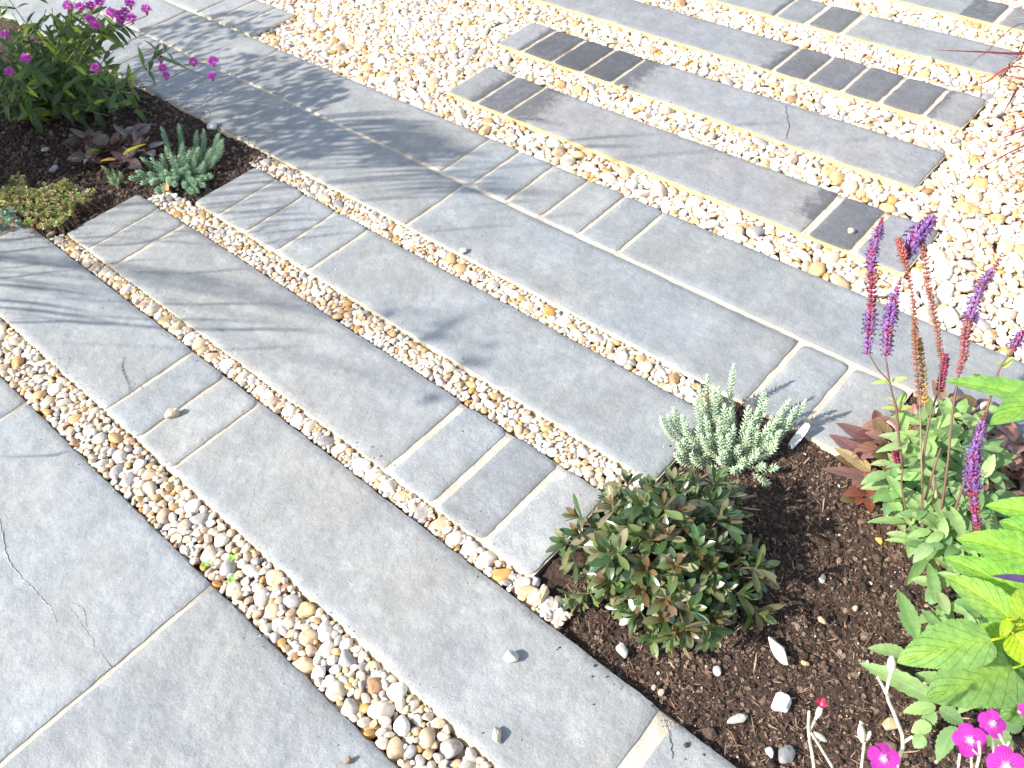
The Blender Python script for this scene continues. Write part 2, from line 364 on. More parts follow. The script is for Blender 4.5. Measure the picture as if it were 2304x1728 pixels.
def mortar_bed(x0, x1, y0, y1, name='mortar'):
    """the strip of mortar a band is laid on, its haunch just showing along the edges"""
    ny = max(4, int((y1 - y0) / .014)); v = []; f = []
    for j in range(ny + 1):
        y = y0 + (y1 - y0) * j / ny; a = .0022 * nz((x0 * 7, y * 30, 1)); b = .0022 * nz((x1 * 7, y * 30, 5))
        prof = [(x0 - .008 + a * 2, -.045), (x0 - .005 + a * 2, -.017), (x0 - .002 + a, -.0105 + a)]
        m = 14
        for i in range(m + 1):
            x = x0 + .003 + (x1 - x0 - .006) * i / m; prof.append((x, -.0046 + .0016 * nz((x * 60, y * 60, 2)) + .0012 * nz((x * 20, y * 20, 6))))
        prof += [(x1 + .002 + b, -.0105 + b), (x1 + .005 + b * 2, -.017), (x1 + .008 + b * 2, -.045)]
        k = len(prof); v += [(x, y, z) for x, z in prof]
    for j in range(ny):
        for i in range(k - 1): f.append((j * k + i, j * k + i + 1, (j + 1) * k + i + 1, (j + 1) * k + i))
    f.append(tuple(range(k))); f.append(tuple(range(ny * k, ny * k + k))[::-1])
    mb = MB(); mb.add(v, f); mb.m = [1 if (q < ny * (k - 1) and (q % (k - 1) < 3 or q % (k - 1) > k - 5)) else 0 for q in range(len(f))]; return tag(mb.build(name, [M_MORTAR, M_YELLOW if x0 > 1.7 else M_SIDE]), None, kind='structure')
BANDS = []     # footprints, for the gravel
def band(x0, x1, ys, lab, cat_group, tones, ends=(True, True), rad=None, joint=.012, hue=None, stains=None, names=None, bed=True):
    """ys: list of (y_low, y_high) for each stone, from the near end to the far end"""
    out = []
    for i, (a, b) in enumerate(ys):
        small = (b - a) < .2
        out.append(paving('sett' if small else 'paving_slab', x0, x1, a, b, lab[i], 'sett' if small else 'paving slab', cat_group[0 if small else 1],
                          tones[i], (hue[i] if hue else (.968, 1.0, .992)), (.014 if small else .006) if rad is None else rad, (stains or {}).get(i)))
    if bed: mortar_bed(x0, x1, ys[0][0] - .004, ys[-1][1] + .004)
    BANDS.append((x0, x1, ys[0][0], ys[-1][1])); return out
GS, GP = lambda n: 'small setts in the ' + n, lambda n: 'paving slabs in the ' + n
# --- front paving (bottom left corner of the photo)
nm = 'wide front paving'
f0 = band(-.75, .160, [(-1.0, .20), (.206, 1.040), (1.052, 1.791), (1.803, 2.60)],
     ['pale grey slab of the wide front paving, outside the bottom of the photo', 'large plain grey slab filling the bottom left corner of the photo', 'large grey slab with a long forked crack at the left edge', 'grey slab at the left edge above the cracked one, beside the gravel'],
     (GS(nm), GP(nm)), [.27, .265, .275, .28])
ridge(f0[2], [(0, 1120), (12, 1185), (28, 1225), (70, 1270), (105, 1305), (125, 1318)], .0044, .0014)
ridge(f0[2], [(105, 1303), (140, 1312), (160, 1325), (182, 1360), (235, 1435)], .0026, .0006)
ridge(f0[2], [(108, 1305), (116, 1330), (125, 1345)], .002, .001); ridge(f0[2], [(152, 1300), (178, 1318), (184, 1355)], .0018, .0009)
# --- nearest band
nm = 'nearest plank band'
f1 = band(.266, .504, [(.10, .236), (.268, 1.345), (1.357, 1.479), (1.492, 1.613), (1.627, 2.478), (2.49, 2.60)],
     ['broken-cornered grey sett at the bottom edge beside the soil bed', 'long grey slab of the nearest band with two loose pebbles on it', 'pale sett with a tan pebble lying across its joint, nearer the camera of its pair', 'pale grey sett with a chipped corner, between the long slabs of the nearest band', 'streak-shadowed grey slab at the left edge, above the pair of pale setts', 'sett end of the nearest band under the glaucous plant at the left edge'],
     (GS(nm), GP(nm)), [.262, .268, .278, .28, .262, .25])
ridge(f1[1], [(592, 925), (572, 985), (553, 1045), (535, 1115)], .0016, .0003)
crack(f1[4], [(268, 770), (265, 800), (278, 830), (280, 855)], .0010); ridge(f1[4], [(262, 782), (275, 818), (310, 842)], .0014, .0008)
crack(f1[0], [(1438, 1555), (1447, 1590), (1452, 1640)], .0011)
# --- second band
nm = 'second plank band'
f2 = band(.553, .787, [(.592, .700), (.716, .833), (.854, .972), (.992, 2.073), (2.092, 2.204), (2.218, 2.332)],
     ['whitish speckled sett touching the bushy bronze-green shrub', 'grey sett between two wide mortar joints, next to the whitish sett', 'grey sett at the lower end of the long slab in the second band', 'long grey slab of the second band between its upper and lower setts', 'grey sett just below the top one of the second band, above a long slab', 'topmost sett of the second band, its far edge against the dark soil'],
     (GS(nm), GP(nm)), [.315, .235, .27, .258, .27, .275])
# --- third band
nm = 'third plank band'
f3 = band(.868, 1.085, [(.54, 1.622), (1.637, 1.758), (1.773, 1.900), (1.913, 2.034), (2.047, 2.150)],
     ['long grey slab of the third band with soft blotchy leaf shadows', 'sett directly above the long slab of the third band', 'third sett down from the blue sedum in the third band', 'second sett down from the blue sedum in the third band', 'sett touching the blue-green sedum at the soil edge, topmost of the third band'],
     (GS(nm), GP(nm)), [.262, .275, .265, .27, .285])
# --- the walkway, two courses
nm = 'left course of the walkway'
w1 = band(1.158, 1.388, [(.255, .372), (.388, .495), (.511, 1.552), (1.566, 2.612), (2.623, 2.747), (2.759, 2.871), (2.883, 3.13), (3.142, 3.266), (3.278, 4.4)],
     ['pale speckled sett behind the bronze leaves at the end of the walkway', 'speckled sett crossed by the sedum shadow at the end of the walkway', 'long plain grey slab in the middle of the picture, left of the pale mortar line', 'long grey slab under the dappled shade beside the dark soil', 'shaded sett of the walkway nearest the small white stone', 'shaded sett of the walkway under the single hanging purple flower', 'small shaded slab of the walkway beside the purple flowering branch', 'narrow shaded sett of the walkway behind the purple flowers', 'distant walkway slab seen between the leaves at the top left corner'],
     (GS(nm), GP(nm)), [.285, .275, .25, .25, .25, .25, .255, .26, .27], bed=False)
nm = 'right course of the walkway'
w2 = band(1.400, 1.613, [(-1.2, -.05), (-.04, 1.018), (1.033, 1.147), (1.161, 1.276), (1.289, 1.402), (1.415, 1.534), (1.548, 1.656), (1.668, 2.706), (2.716, 3.30), (3.312, 4.4)],
     ['walkway slab lying just outside the right edge of the photo', 'long grey walkway slab passing behind the purple flower spikes', 'fifth sett from the dappled shade in the walkway, with pale speckles', 'fourth sett from the dappled shade in the walkway', 'middle sett of the row of five in the walkway', 'second sett of the row of five in the walkway, half in streaky shade', 'first sett of the walkway row, under the striped leaf shadow', 'long walkway slab striped with leaf shadows beside the gravel', 'sunlit and dappled walkway slab meeting the gravel at its corner', 'bright distant walkway slab at the top edge of the photo'],
     (GS(nm), GP(nm)), [.25, .25, .24, .255, .26, .265, .26, .255, .26, .28], bed=False)
BANDS.append((1.158, 1.62, .2, 4.4))
mortar_bed(1.156, 1.6145, .25, 4.4); mortar_bed(1.399, 1.6145, -1.2, .2495)
nm = 'top cross courses'
w3 = band(1.624, 1.83, [(2.888, 3.005), (3.018, 3.135), (3.148, 3.25), (3.262, 4.4)],
     ['sett with a dark shaded end where the gravel begins, upper left', 'second sett back from the gravel corner at the top', 'third sett back from the gravel corner at the top', 'pale sunlit slab at the very top, left of the gravel'],
     (GS(nm), GP(nm)), [.30, .30, .30, .30])
# --- beyond the walkway
def edge_stain(y, wdt=.10, k=.9, side=0):
    if side == 0: return lambda X, Y: k * max(0, 1 - abs(Y - y) / wdt)
    return lambda X, Y: k * max(0, 1 - abs(Y - y) / wdt)
DK = (1, 1, 1.05)
nm = 'first band beyond the walkway'
b5 = band(1.738, 1.944, [(.43, .552), (.572, .678), (.700, 1.715), (1.728, 1.838), (1.852, 1.972)],
     ['grey sett behind the tall purple flower spikes, end of its band', 'near-black sett with a small pale pebble on it, beside the flower spikes', 'long slab of the first band past the walkway with a dirty upper corner', 'blackened sett at the upper end of the first band past the walkway', 'half-blackened corner sett jutting into the open gravel, nearer of two'],
     (GS(nm), GP(nm)), [.22, .13, .235, .15, .24], hue=[DK, DK, (1, 1, 1), DK, (1, 1, 1)],
     stains={0: edge_stain(.552, .03, .5), 2: lambda X, Y: max(.95 * max(0, 1 - abs(Y - 1.715) / .20), .95 * max(0, 1 - abs(Y - .70) / .12) * (X > 1.80)), 3: lambda X, Y: .55, 4: edge_stain(1.852, .09, .9)})
nm = 'second band beyond the walkway'
b6 = band(2.080, 2.274, [(.556, 1.555), (1.568, 1.678), (1.691, 1.806), (1.819, 1.942), (1.956, 2.062)],
     ['long cracked slab ending in the open gravel, second band past the walkway', 'third blackened sett along, next to the long cracked slab', 'middle blackened sett of the three dark ones', 'first blackened sett after the pale end sett', 'pale end sett with one sooty side, upper end of the second far band'],
     (GS(nm), GP(nm)), [.255, .12, .115, .125, .255], hue=[(1,1,1), DK, DK, DK, (1, 1, 1)],
     stains={0: edge_stain(1.555, .17, .95), 1: lambda X, Y: .75, 2: lambda X, Y: .75, 3: lambda X, Y: .65, 4: edge_stain(1.956, .05, .9)})
crack(b6[0], [(1697, 228), (1700, 250), (1705, 275), (1697, 300)], .0012)
ridge(b6[0], [(1850, 275), (1900, 303), (1960, 312), (2020, 322)], .0022, .0010); ridge(b6[0], [(1870, 345), (1920, 365), (1950, 383)], .002, .0009)
nm = 'third band beyond the walkway'
b7 = band(2.424, 2.614, [(.575, .680), (.696, .814), (.828, .935), (.949, 1.056), (1.069, 1.172), (1.186, 2.30), (2.31, 3.2)],
     ['grey end sett with a white pebble at its corner, by the red grass', 'dark sett next to the pebble-topped end sett', 'dark sett in the middle of the row of five dark setts', 'second dark sett from the long slab with the darkened end', 'dark sett touching the long slab of the third far band', 'long grey slab at the top centre with a darkened lower end', 'distant slab of the third far band at the top edge'],
     (GS(nm), GP(nm)), [.22, .13, .125, .13, .115, .235, .24], hue=[(1, 1, 1), DK, DK, DK, DK, (1, 1, 1), (1, 1, 1)],
     stains={0: edge_stain(.68, .06, .8), 1: lambda X, Y: .15, 5: edge_stain(1.186, .10, .85)})  # the long slab is stained dark towards its lower end
nm = 'fourth band beyond the walkway'
b8 = band(2.763, 2.942, [(.60, 1.108), (1.128, 1.240), (1.258, 1.360), (1.374, 2.5)],
     ['slab with a whitish smear, partly under the red grass blades', 'plain dark blue-grey sett near the top edge, right of centre', 'lighter grey sett beside the plain dark one, near the top edge', 'slab cut by the top edge, left of the pair of distant setts'],
     (GS(nm), GP(nm)), [.245, .135, .20, .23], stains={3: edge_stain(1.374, .04, .8)})
nm = 'farthest band'
b9 = band(3.090, 3.245, [(.20, .728), (.750, 2.2)], ['sett half hidden by red grass in the top right corner', 'slab in the top right corner with a dark patch at its end'],
     (GS(nm), GP(nm)), [.20, .22], stains={1: lambda X, Y: .75 * (1 if Y < .86 else 0)})

# ------------------------------------------------------------------ gravel: real pebbles dropped into the gaps
def pebble_mesh(i, rng, angular=.35):
    import bmesh
    bm = bmesh.new(); bmesh.ops.create_icosphere(bm, subdivisions=3, radius=1)
    ph = rng.uniform(0, 9, 3); planes = [(unit(rng.normal(size=3)), rng.uniform(.62, .86)) for _ in range(rng.integers(2, 6))]
    el = rng.uniform(-.22, .22); off = rng.uniform(-.25, .25)
    for v in bm.verts:
        p = np.array(v.co); k = 1 + .17 * mnoise.noise(Vector(p * 1.1 + ph)) + .05 * mnoise.noise(Vector(p * 3 + ph)); p = p * k
        for n, d in planes:
            e = p @ n - d
            if e > 0: p = p - n * e * (.55 + angular)
        p[1] *= 1 + el * p[0]; p[2] *= 1 + off * p[0]
        v.co = p
    me = bpy.data.meshes.new('pebble_shape_%02d' % i); bm.to_mesh(me); bm.free()
    for q in me.polygons: q.use_smooth = True
    return me
def lump_mesh(i, rng):
    import bmesh
    bm = bmesh.new(); bmesh.ops.create_icosphere(bm, subdivisions=2, radius=1); ph = rng.uniform(0, 9, 3)
    for v in bm.verts:
        p = np.array(v.co); v.co = p * (1 + .5 * mnoise.noise(Vector(p * 1.7 + ph)) + .25 * mnoise.noise(Vector(p * 4 + ph)))
    me = bpy.data.meshes.new('crumb_shape_%02d' % i); bm.to_mesh(me); bm.free(); return me
def chip_mesh(i, rng):
    mb = MB(); n = 5; v = []; b = rng.uniform(-.5, .5)
    for k in range(n):
        x = -1 + 2 * k / (n - 1); w = (1 - abs(x) ** 3) * .9 + .1; y = b * (x * x) * .4
        for a, z in ((-1, 0), (0, .6), (1, 0), (0, -.6)): v.append((x, y + a * w * .5 + rng.uniform(-.1, .1), z * w * .5 + rng.uniform(-.1, .1)))
    f = [(0, 1, 2, 3), ((n - 1) * 4 + 3, (n - 1) * 4 + 2, (n - 1) * 4 + 1, (n - 1) * 4)]
    for k in range(n - 1):
        for q in range(4): f.append((k * 4 + q, k * 4 + 4 + q, k * 4 + 4 + (q + 1) % 4, k * 4 + (q + 1) % 4))
    me = bpy.data.meshes.new('fibre_shape_%02d' % i); me.from_pydata(v, [], f); me.update(); return me
def shape_collection(name, meshes, mat):
    c = bpy.data.collections.new(name)
    for i, me in enumerate(meshes):
        me.materials.append(mat); o = bpy.data.objects.new(me.name, me); c.objects.link(o)
    return c
_r = np.random.default_rng(3)
C_PEB = shape_collection('pebble_shapes', [pebble_mesh(i, _r) for i in range(22)], M_PEB)
M_CRUMB = NT('crumb'); _t = M_CRUMB; _ti = _t.attr('tint', 'INSTANCER').outputs[0]
_t.l(_t.mix(1, _ti, _t.ramp(_t.noise(_t.n('ShaderNodeTexCoord').outputs['Object'], 3, 3), [(.3, g3(.7)), (.7, g3(1.25))]), 'MULTIPLY'), _t.b.inputs['Base Color']); _t.b.inputs['Roughness'].default_value = .8
M_CRUMB = _t.m
C_CRUMB = shape_collection('crumb_shapes', [lump_mesh(i, _r) for i in range(10)], M_CRUMB)
C_CHIP = shape_collection('fibre_shapes', [chip_mesh(i, _r) for i in range(8)], M_CRUMB)
def scatter(name, label, coll, pos, rot, scl, idx, tint, seed):
    me = bpy.data.meshes.new(name); n = len(pos); me.vertices.add(n); me.vertices.foreach_set('co', np.asarray(pos, np.float32).ravel())
    for nme, typ, key, dat in (('rot', 'FLOAT_VECTOR', 'vector', rot), ('scl', 'FLOAT_VECTOR', 'vector', scl), ('seed', 'FLOAT', 'value', seed)):
        a = me.attributes.new(nme, typ, 'POINT'); a.data.foreach_set(key, np.asarray(dat, np.float32).ravel())
    a = me.attributes.new('vid', 'INT', 'POINT'); a.data.foreach_set('value', np.asarray(idx, np.int32))
    a = me.attributes.new('tint', 'FLOAT_COLOR', 'POINT'); a.data.foreach_set('color', np.c_[tint, np.ones(n)].astype(np.float32).ravel())
    o = bpy.data.objects.new(name, me); COL.objects.link(o)
    ng = bpy.data.node_groups.new(name + '_nodes', 'GeometryNodeTree')
    ng.interface.new_socket('Geometry', in_out='INPUT', socket_type='NodeSocketGeometry'); ng.interface.new_socket('Geometry', in_out='OUTPUT', socket_type='NodeSocketGeometry')
    N = ng.nodes; L = ng.links; gi = N.new('NodeGroupInput'); go = N.new('NodeGroupOutput')
    ip = N.new('GeometryNodeInstanceOnPoints'); ci = N.new('GeometryNodeCollectionInfo'); ci.inputs[0].default_value = coll
    ci.inputs['Separate Children'].default_value = True; ci.inputs['Reset Children'].default_value = True
    def na(nm, typ): q = N.new('GeometryNodeInputNamedAttribute'); q.data_type = typ; q.inputs['Name'].default_value = nm; return q.outputs[0]
    L.new(gi.outputs[0], ip.inputs['Points']); L.new(ci.outputs[0], ip.inputs['Instance']); ip.inputs['Pick Instance'].default_value = True
    L.new(na('vid', 'INT'), ip.inputs['Instance Index'])
    er = N.new('FunctionNodeEulerToRotation'); L.new(na('rot', 'FLOAT_VECTOR'), er.inputs[0]); L.new(er.outputs[0], ip.inputs['Rotation'])
    L.new(na('scl', 'FLOAT_VECTOR'), ip.inputs['Scale']); L.new(ip.outputs[0], go.inputs[0])
    md = o.modifiers.new('scatter', 'NODES'); md.node_group = ng
    return tag(o, label, 'gravel' if 'gravel' in name else 'soil crumbs', kind='stuff')
PAL = np.array([(.72, .66, .56), (.78, .75, .69), (.66, .57, .44), (.62, .48, .31), (.58, .40, .20), (.52, .30, .10), (.46, .44, .42), (.32, .31, .31), (.56, .42, .31), (.40, .24, .13)])
PALW = np.array([.24, .15, .20, .13, .09, .03, .08, .02, .05, .015]); PALW /= PALW.sum()
def drop_pebbles(name, label, rect, floor, top, mean, blocks=(), rounds=60, M=2600, seed=1, keep=None, bright=1.0, fill=.55, slope=None):
    rng = np.random.default_rng(seed); g = .0022; x0, x1, y0, y1 = rect
    nx = int((x1 - x0) / g) + 1; ny = int((y1 - y0) / g) + 1
    Hm = np.full((ny, nx), floor, np.float32)
    for bx0, bx1, by0, by1 in blocks:
        i0, i1 = int((bx0 - x0) / g), int((bx1 - x0) / g); j0, j1 = int((by0 - y0) / g), int((by1 - y0) / g)
        Hm[max(0, j0):max(0, j1), max(0, i0):max(0, i1)] = .05
    if keep is not None:
        X, Y = np.meshgrid(x0 + np.arange(nx) * g, y0 + np.arange(ny) * g); Hm[~keep(X, Y)] = .05
    # the walls of a gap stop stones from crossing them
    Hm[:1] = .05; Hm[-1:] = .05; Hm[:, :1] = .05; Hm[:, -1:] = .05
    pos, rot, scl = [], [], []
    for rd in range(rounds):
        small = rd > rounds * .78
        a = mean * .5 * np.exp(rng.normal(0, .30)) * (.70 if small else 1.12); a = min(a, mean * 1.15)
        b = a * rng.uniform(.62, .92); c = b * rng.uniform(.55, .85)
        nyaw = 6; claimed = np.zeros((ny, nx), bool)
        for yi in range(nyaw):
            yaw = rng.uniform(0, math.pi); ca, sa = math.cos(yaw), math.sin(yaw); e = int(a / g) + 1
            oy, ox = np.mgrid[-e:e + 1, -e:e + 1]; lx = (ox * ca + oy * sa) * g / a; ly = (-ox * sa + oy * ca) * g / b; r2 = lx * lx + ly * ly; m = r2 < 1
            ox, oy = ox[m], oy[m]; hz = (c * np.sqrt(1 - r2[m])).astype(np.float32)
            n = M // nyaw; cx = rng.integers(e + 1, max(e + 2, nx - e - 1), n); cy = rng.integers(e + 1, max(e + 2, ny - e - 1), n)
            if nx - 2 * e - 2 <= 0: continue
            inner = r2[m] < .72; f_idx = (cy[:, None] + oy[None]), (cx[:, None] + ox[None])
            hh = Hm[f_idx]; rest = np.quantile(hh + hz[None], .90, axis=1); mx = hh.max(1)
            ok = (mx < .04) & (rest + c * .55 < top)
            order = np.argsort(rest); cnt = 0; lim = max(4, int(ok.sum() * fill))
            for q in order:
                if not ok[q]: continue
                if cnt > lim: break
                yy, xx = f_idx[0][q], f_idx[1][q]
                if claimed[yy, xx].any(): continue
                claimed[yy, xx] = True; zc = rest[q]; Hm[yy, xx] = np.maximum(Hm[yy, xx], zc + hz)
                pos.append((x0 + cx[q] * g, y0 + cy[q] * g, zc)); rot.append((rng.normal(0, .28), rng.normal(0, .28), yaw + (math.pi if rng.random() < .5 else 0))); scl.append((a * 1.10, b * 1.10, c * 1.12)); cnt += 1
    n = len(pos); pos = np.array(pos); k = rng.choice(len(PAL), n, p=PALW)
    tint = PAL[k] * np.array([1.0, .965, .94]) * rng.uniform(.82, 1.12, (n, 1)) * bright; tint = np.clip(tint * (.94 if mean != .0238 else 1), 0, .9)
    print(name, n)
    return scatter(name, label, C_PEB, pos, rot, scl, rng.integers(0, 22, n), tint, rng.uniform(0, 60, n))
drop_pebbles('gravel', 'coarse strip of cream and tan flint gravel crossing the bottom left of the photo', (.157, .268, -.28, 2.40), -.036, -.002, .0258, seed=2, rounds=110, M=1500)
drop_pebbles('gravel', 'narrow gravel strip between the nearest and second bands, running down to the bushy shrub', (.503, .555, .48, 2.36), -.034, -.003, .0225, seed=3, rounds=120, M=1100)
drop_pebbles('gravel', 'gravel strip between the second and third bands of slabs', (.785, .868, .52, 2.30), -.035, -.003, .0230, seed=4, rounds=110, M=1300)
drop_pebbles('gravel', 'thin gravel strip along the left side of the walkway', (1.084, 1.157, .56, 2.20), -.035, -.004, .0218, seed=5, rounds=110, M=1200)
def in_view(X, Y):
    sx, sy = None, None
    qx = X; qy = Y; z = -(qx * CAM_B[0] + qy * CAM_B[1] - CH * CAM_B[2])
    u = FPX * (qx * CAM_R[0] + qy * CAM_R[1] - CH * CAM_R[2]) / z; v = FPX * (qx * CAM_U[0] + qy * CAM_U[1] - CH * CAM_U[2]) / z
    return (u > -1290) & (u < 1290) & (v < 1010) & (v > -1000)
def field_keep(X, Y): return (X > 1.612) & ~((X < 1.832) & (Y > 2.884)) & in_view(X, Y)
_bl = [(b[0] - .002, b[1] + .002, b[2] - .002, b[3] + .002) for b in BANDS if b[0] > 1.7]
drop_pebbles('gravel', 'broad field of pale gravel around the far bands of slabs', (1.60, 4.2, -.45, 4.6), -.034, -.003, .0238, blocks=_bl, seed=6, rounds=100, M=25000, keep=field_keep, bright=1.08)
sheet('gravel_bed', 1.5, 6, -1.2, 6, -.0335, .3, M_GROUND)

# ------------------------------------------------------------------ soil crumbs and bark fibres
def crumbs(name, label, coll, n, rect, zf, z0, smin, smax, pal, seed, thin=None, avoid=(), el=(1, 1, 1)):
    rng = np.random.default_rng(seed); x = rng.uniform(rect[0], rect[1], n); y = rng.uniform(rect[2], rect[3], n); ok = np.ones(n, bool)
    for a in avoid: ok &= ~((x > a[0]) & (x < a[1]) & (y > a[2]) & (y < a[3]))
    if thin is not None: ok &= thin(x, y)
    x, y = x[ok], y[ok]; n = len(x); s = smin * (smax / smin) ** (rng.random(n) ** 2.0)
    z = np.array([z0 + zf(a, b) for a, b in zip(x, y)]) + s * .25
    scl = np.c_[s * el[0] * rng.uniform(.6, 1.3, n), s * el[1] * rng.uniform(.6, 1.2, n), s * el[2] * rng.uniform(.6, 1.2, n)]
    rot = np.c_[rng.normal(0, .35, n), rng.normal(0, .35, n), rng.uniform(0, 6.28, n)]
    pal = np.array(pal); t = pal[rng.integers(0, len(pal), n)] * rng.uniform(.6, 1.35, (n, 1))
    return scatter(name, label, coll, np.c_[x, y, z], rot, scl, rng.integers(0, len(coll.objects), n), t, rng.uniform(0, 9, n))
AV_R = [(.0, .506, -1, 2), (.0, .789, .590, 2), (.0, 1.087, .538, 2), (1.155, 1.40, .253, 2), (1.398, 2, -2, 2), (.0, .553, .5, 2)]
SP = [(.040, .022, .015), (.078, .046, .032), (.12, .075, .052), (.18, .125, .09), (.022, .012, .009)]
crumbs('soil_crumbs', 'dark crumbly compost lumps strewn over the right hand bed', C_CRUMB, 70000, (.50, 1.42, -.42, .60), soil_right, -.021, .0007, .0046, SP, 11, avoid=AV_R, thin=in_view)
crumbs('soil_clods', 'larger dark clods and wood chips in the right hand bed compost', C_CRUMB, 900, (.50, 1.42, -.42, .60), soil_right, -.022, .004, .011, SP, 21, avoid=AV_R, thin=in_view)
crumbs('bark_chips', 'longer tan twigs and bark chips lying on the right hand bed', C_CHIP, 500, (.50, 1.42, -.42, .60), soil_right, -.016, .008, .020, [(.26, .16, .10), (.36, .26, .17), (.14, .08, .05)], 22, avoid=AV_R, thin=in_view, el=(1, .16, .14))
crumbs('pale_chips', 'small pale stone chips and perlite specks in the right hand bed', C_CRUMB, 650, (.50, 1.42, -.42, .60), soil_right, -.019, .0008, .0042, [(.60, .52, .42), (.45, .34, .22), (.70, .66, .62), (.38, .27, .18)], 23, avoid=AV_R, thin=in_view)
crumbs('bark_fibres', 'brown bark fibres and twiggy bits in the right hand bed compost', C_CHIP, 26000, (.50, 1.42, -.42, .60), soil_right, -.0185, .0016, .0085, [(.22, .13, .08), (.12, .065, .04), (.34, .23, .15), (.08, .042, .025), (.17, .09, .06)], 12, avoid=AV_R, thin=in_view, el=(1, .22, .2))
AV_L = [(-1, .162, 0, 5), (.262, .506, 0, 2.60), (.551, .789, 0, 2.334), (.866, 1.087, 0, 2.152), (.0, 1.2, 0, 2.13)]
crumbs('soil_crumbs', 'dark shaded compost lumps in the left hand bed', C_CRUMB, 30000, (.16, 1.150, 2.15, 3.6), soil_left, -.018, .0015, .0075, SP, 13, avoid=AV_L, thin=in_view)
crumbs('bark_fibres', 'bark fibres in the shaded left hand bed compost', C_CHIP, 7000, (.16, 1.150, 2.15, 3.6), soil_left, -.0165, .003, .013, [(.16, .10, .06), (.09, .055, .035), (.22, .15, .10), (.09, .06, .10)], 14, avoid=AV_L, thin=in_view, el=(1, .25, .2))

def flat0(x, y): return 0.0
def near_edges(x, y):
    k = np.zeros(len(x), bool)
    for a, b in ((.160, -1), (.266, 1), (.504, -1), (.553, 1), (.787, -1), (.868, 1), (1.085, -1), (1.158, 1), (1.613, -1), (1.738, 1), (1.944, -1), (2.08, 1)):
        d = (x - a) * b; k |= (d > .001) & (d < RNG.exponential(.022, len(x)))
    return k & (y > -.3)
crumbs('grit', 'fine sandy grit scattered along the edges of the slabs', C_CRUMB, 22000, (-.3, 2.1, -.2, 2.6), flat0, .0004, .0004, .0016, [(.55, .45, .30), (.35, .26, .16), (.62, .56, .46), (.12, .08, .05)], 31, thin=lambda x, y: near_edges(x, y) & in_view(x, y))
def near_soil(x, y):
    d1 = np.abs(x - .504) + np.where(y > .52, 9, 0); d2 = np.abs(y - .55) + np.where((x < .5) | (x > 1.09), 9, 0); d3 = np.abs(y - .255) + np.where((x < 1.15) | (x > 1.39), 9, 0); d4 = np.abs(x - 1.158) + np.where((y < 2.15) | (y > 3.4), 9, 0)
    return np.minimum(np.minimum(d1, d2), np.minimum(d3, d4)) < RNG.exponential(.014, len(x))
crumbs('spilled_soil', 'dark compost crumbs spilled over the slab edges beside the beds', C_CRUMB, 26000, (.30, 1.40, -.1, 3.3), flat0, .0005, .0005, .0024, SP, 32, thin=lambda x, y: near_soil(x, y) & in_view(x, y))
# ------------------------------------------------------------------ loose stones
def stone(label, dp, px, el=(1, .75, .6), colr=(.74, .66, .5), yaw=0, z=0, seed=0, sub=4, name='pebble', cat='pebble', group=None, ang=.35, patch=None):
    import bmesh
    rng = np.random.default_rng(seed + 100); c = P(dp[0], dp[1], z); s = size(px, c) / 2
    ph = rng.uniform(0, 9, 3); planes = [(unit(rng.normal(size=3)), rng.uniform(.60, .88)) for _ in range(6)]
    bm = bmesh.new(); bmesh.ops.create_icosphere(bm, subdivisions=sub, radius=1); v = []
    for q in bm.verts:
        p = np.array(q.co); p = p * (1 + .34 * mnoise.noise(Vector(p * 1.1 + ph)) + .08 * mnoise.noise(Vector(p * 3.5 + ph)))
        for n, d in planes:
            e = p @ n - d
            if e > 0: p = p - n * e * (.35 + ang)
        v.append(p * np.array(el) * s)
    f = [tuple(x.index for x in q.verts) for q in bm.faces]; bm.free(); v = np.array(v)
    ca, sa = math.cos(yaw), math.sin(yaw); v = np.c_[v[:, 0] * ca - v[:, 1] * sa, v[:, 0] * sa + v[:, 1] * ca, v[:, 2]]
    base = v[:, 2].min(); v[:, 2] -= base * .94; v += np.array([c[0], c[1], z])
    cc = np.array([colr] * len(v), float) * .70
    if patch is not None:
        w = np.array([mnoise.noise(Vector(p / s * 1.3 + ph)) for p in v])[:, None]; cc = np.where(w > .12, np.array(patch), cc)
    mb = MB(); mb.add(v, f, cc); o = mb.build(name, M_STONE); return tag(o, label, cat, group)
AZV = R(-27)
stone('tan pebble lying across the joint of two pale setts', (376, 897), 38, (1, .62, .55), (.52, .43, .28), R(-25), 0, 1, patch=(.66, .6, .5))
stone('chunky cream pebble casting a shadow in the middle of the nearest long slab', (1104, 1424), 34, (.85, 1, .85), (.80, .74, .62), R(40), 0, 2, patch=(.72, .70, .66))
stone('oval cream pebble near the bottom edge of the nearest long slab', (1074, 1592), 38, (1, .56, .62), (.80, .70, .54), R(50), 0, 3)
stone('tiny brown lump of grit near the bottom edge on the front paving', (753, 1646), 18, (1, .7, .9), (.30, .22, .13), R(0), 0, 4, name='grit', cat='grit')
stone('tiny dark crumb on the broken-cornered sett', (1482, 1611), 14, (1, .8, .6), (.08, .06, .05), 0, 0, 5, name='grit', cat='grit')
stone('small pale pebble alone on the near-black sett', (1838, 504), 17, (1, .9, .8), (.84, .74, .5), 0, 0, 6)
stone('round white stone on the soil beside the shaded walkway', (461, 277), 25, (1, .95, .6), (.80, .80, .80), 0, -.004, 7)
stone('white pebble resting on the corner of the far dark end sett', (2153, 248), 19, (1, .9, .8), (.86, .86, .84), 0, 0, 8)
stone('cream pebble caught on the slab edge halfway down the thin gravel strip', (1001, 546), 20, (1, .8, .6), (.8, .78, .7), 0, -.001, 9)
stone('brownish pebble lying on the slab edge at the sooty end of a far band', (1345, 190), 0.1 + 14, (1, .8, .6), (.62, .45, .30), 0, 0, 10)
zs = -.018
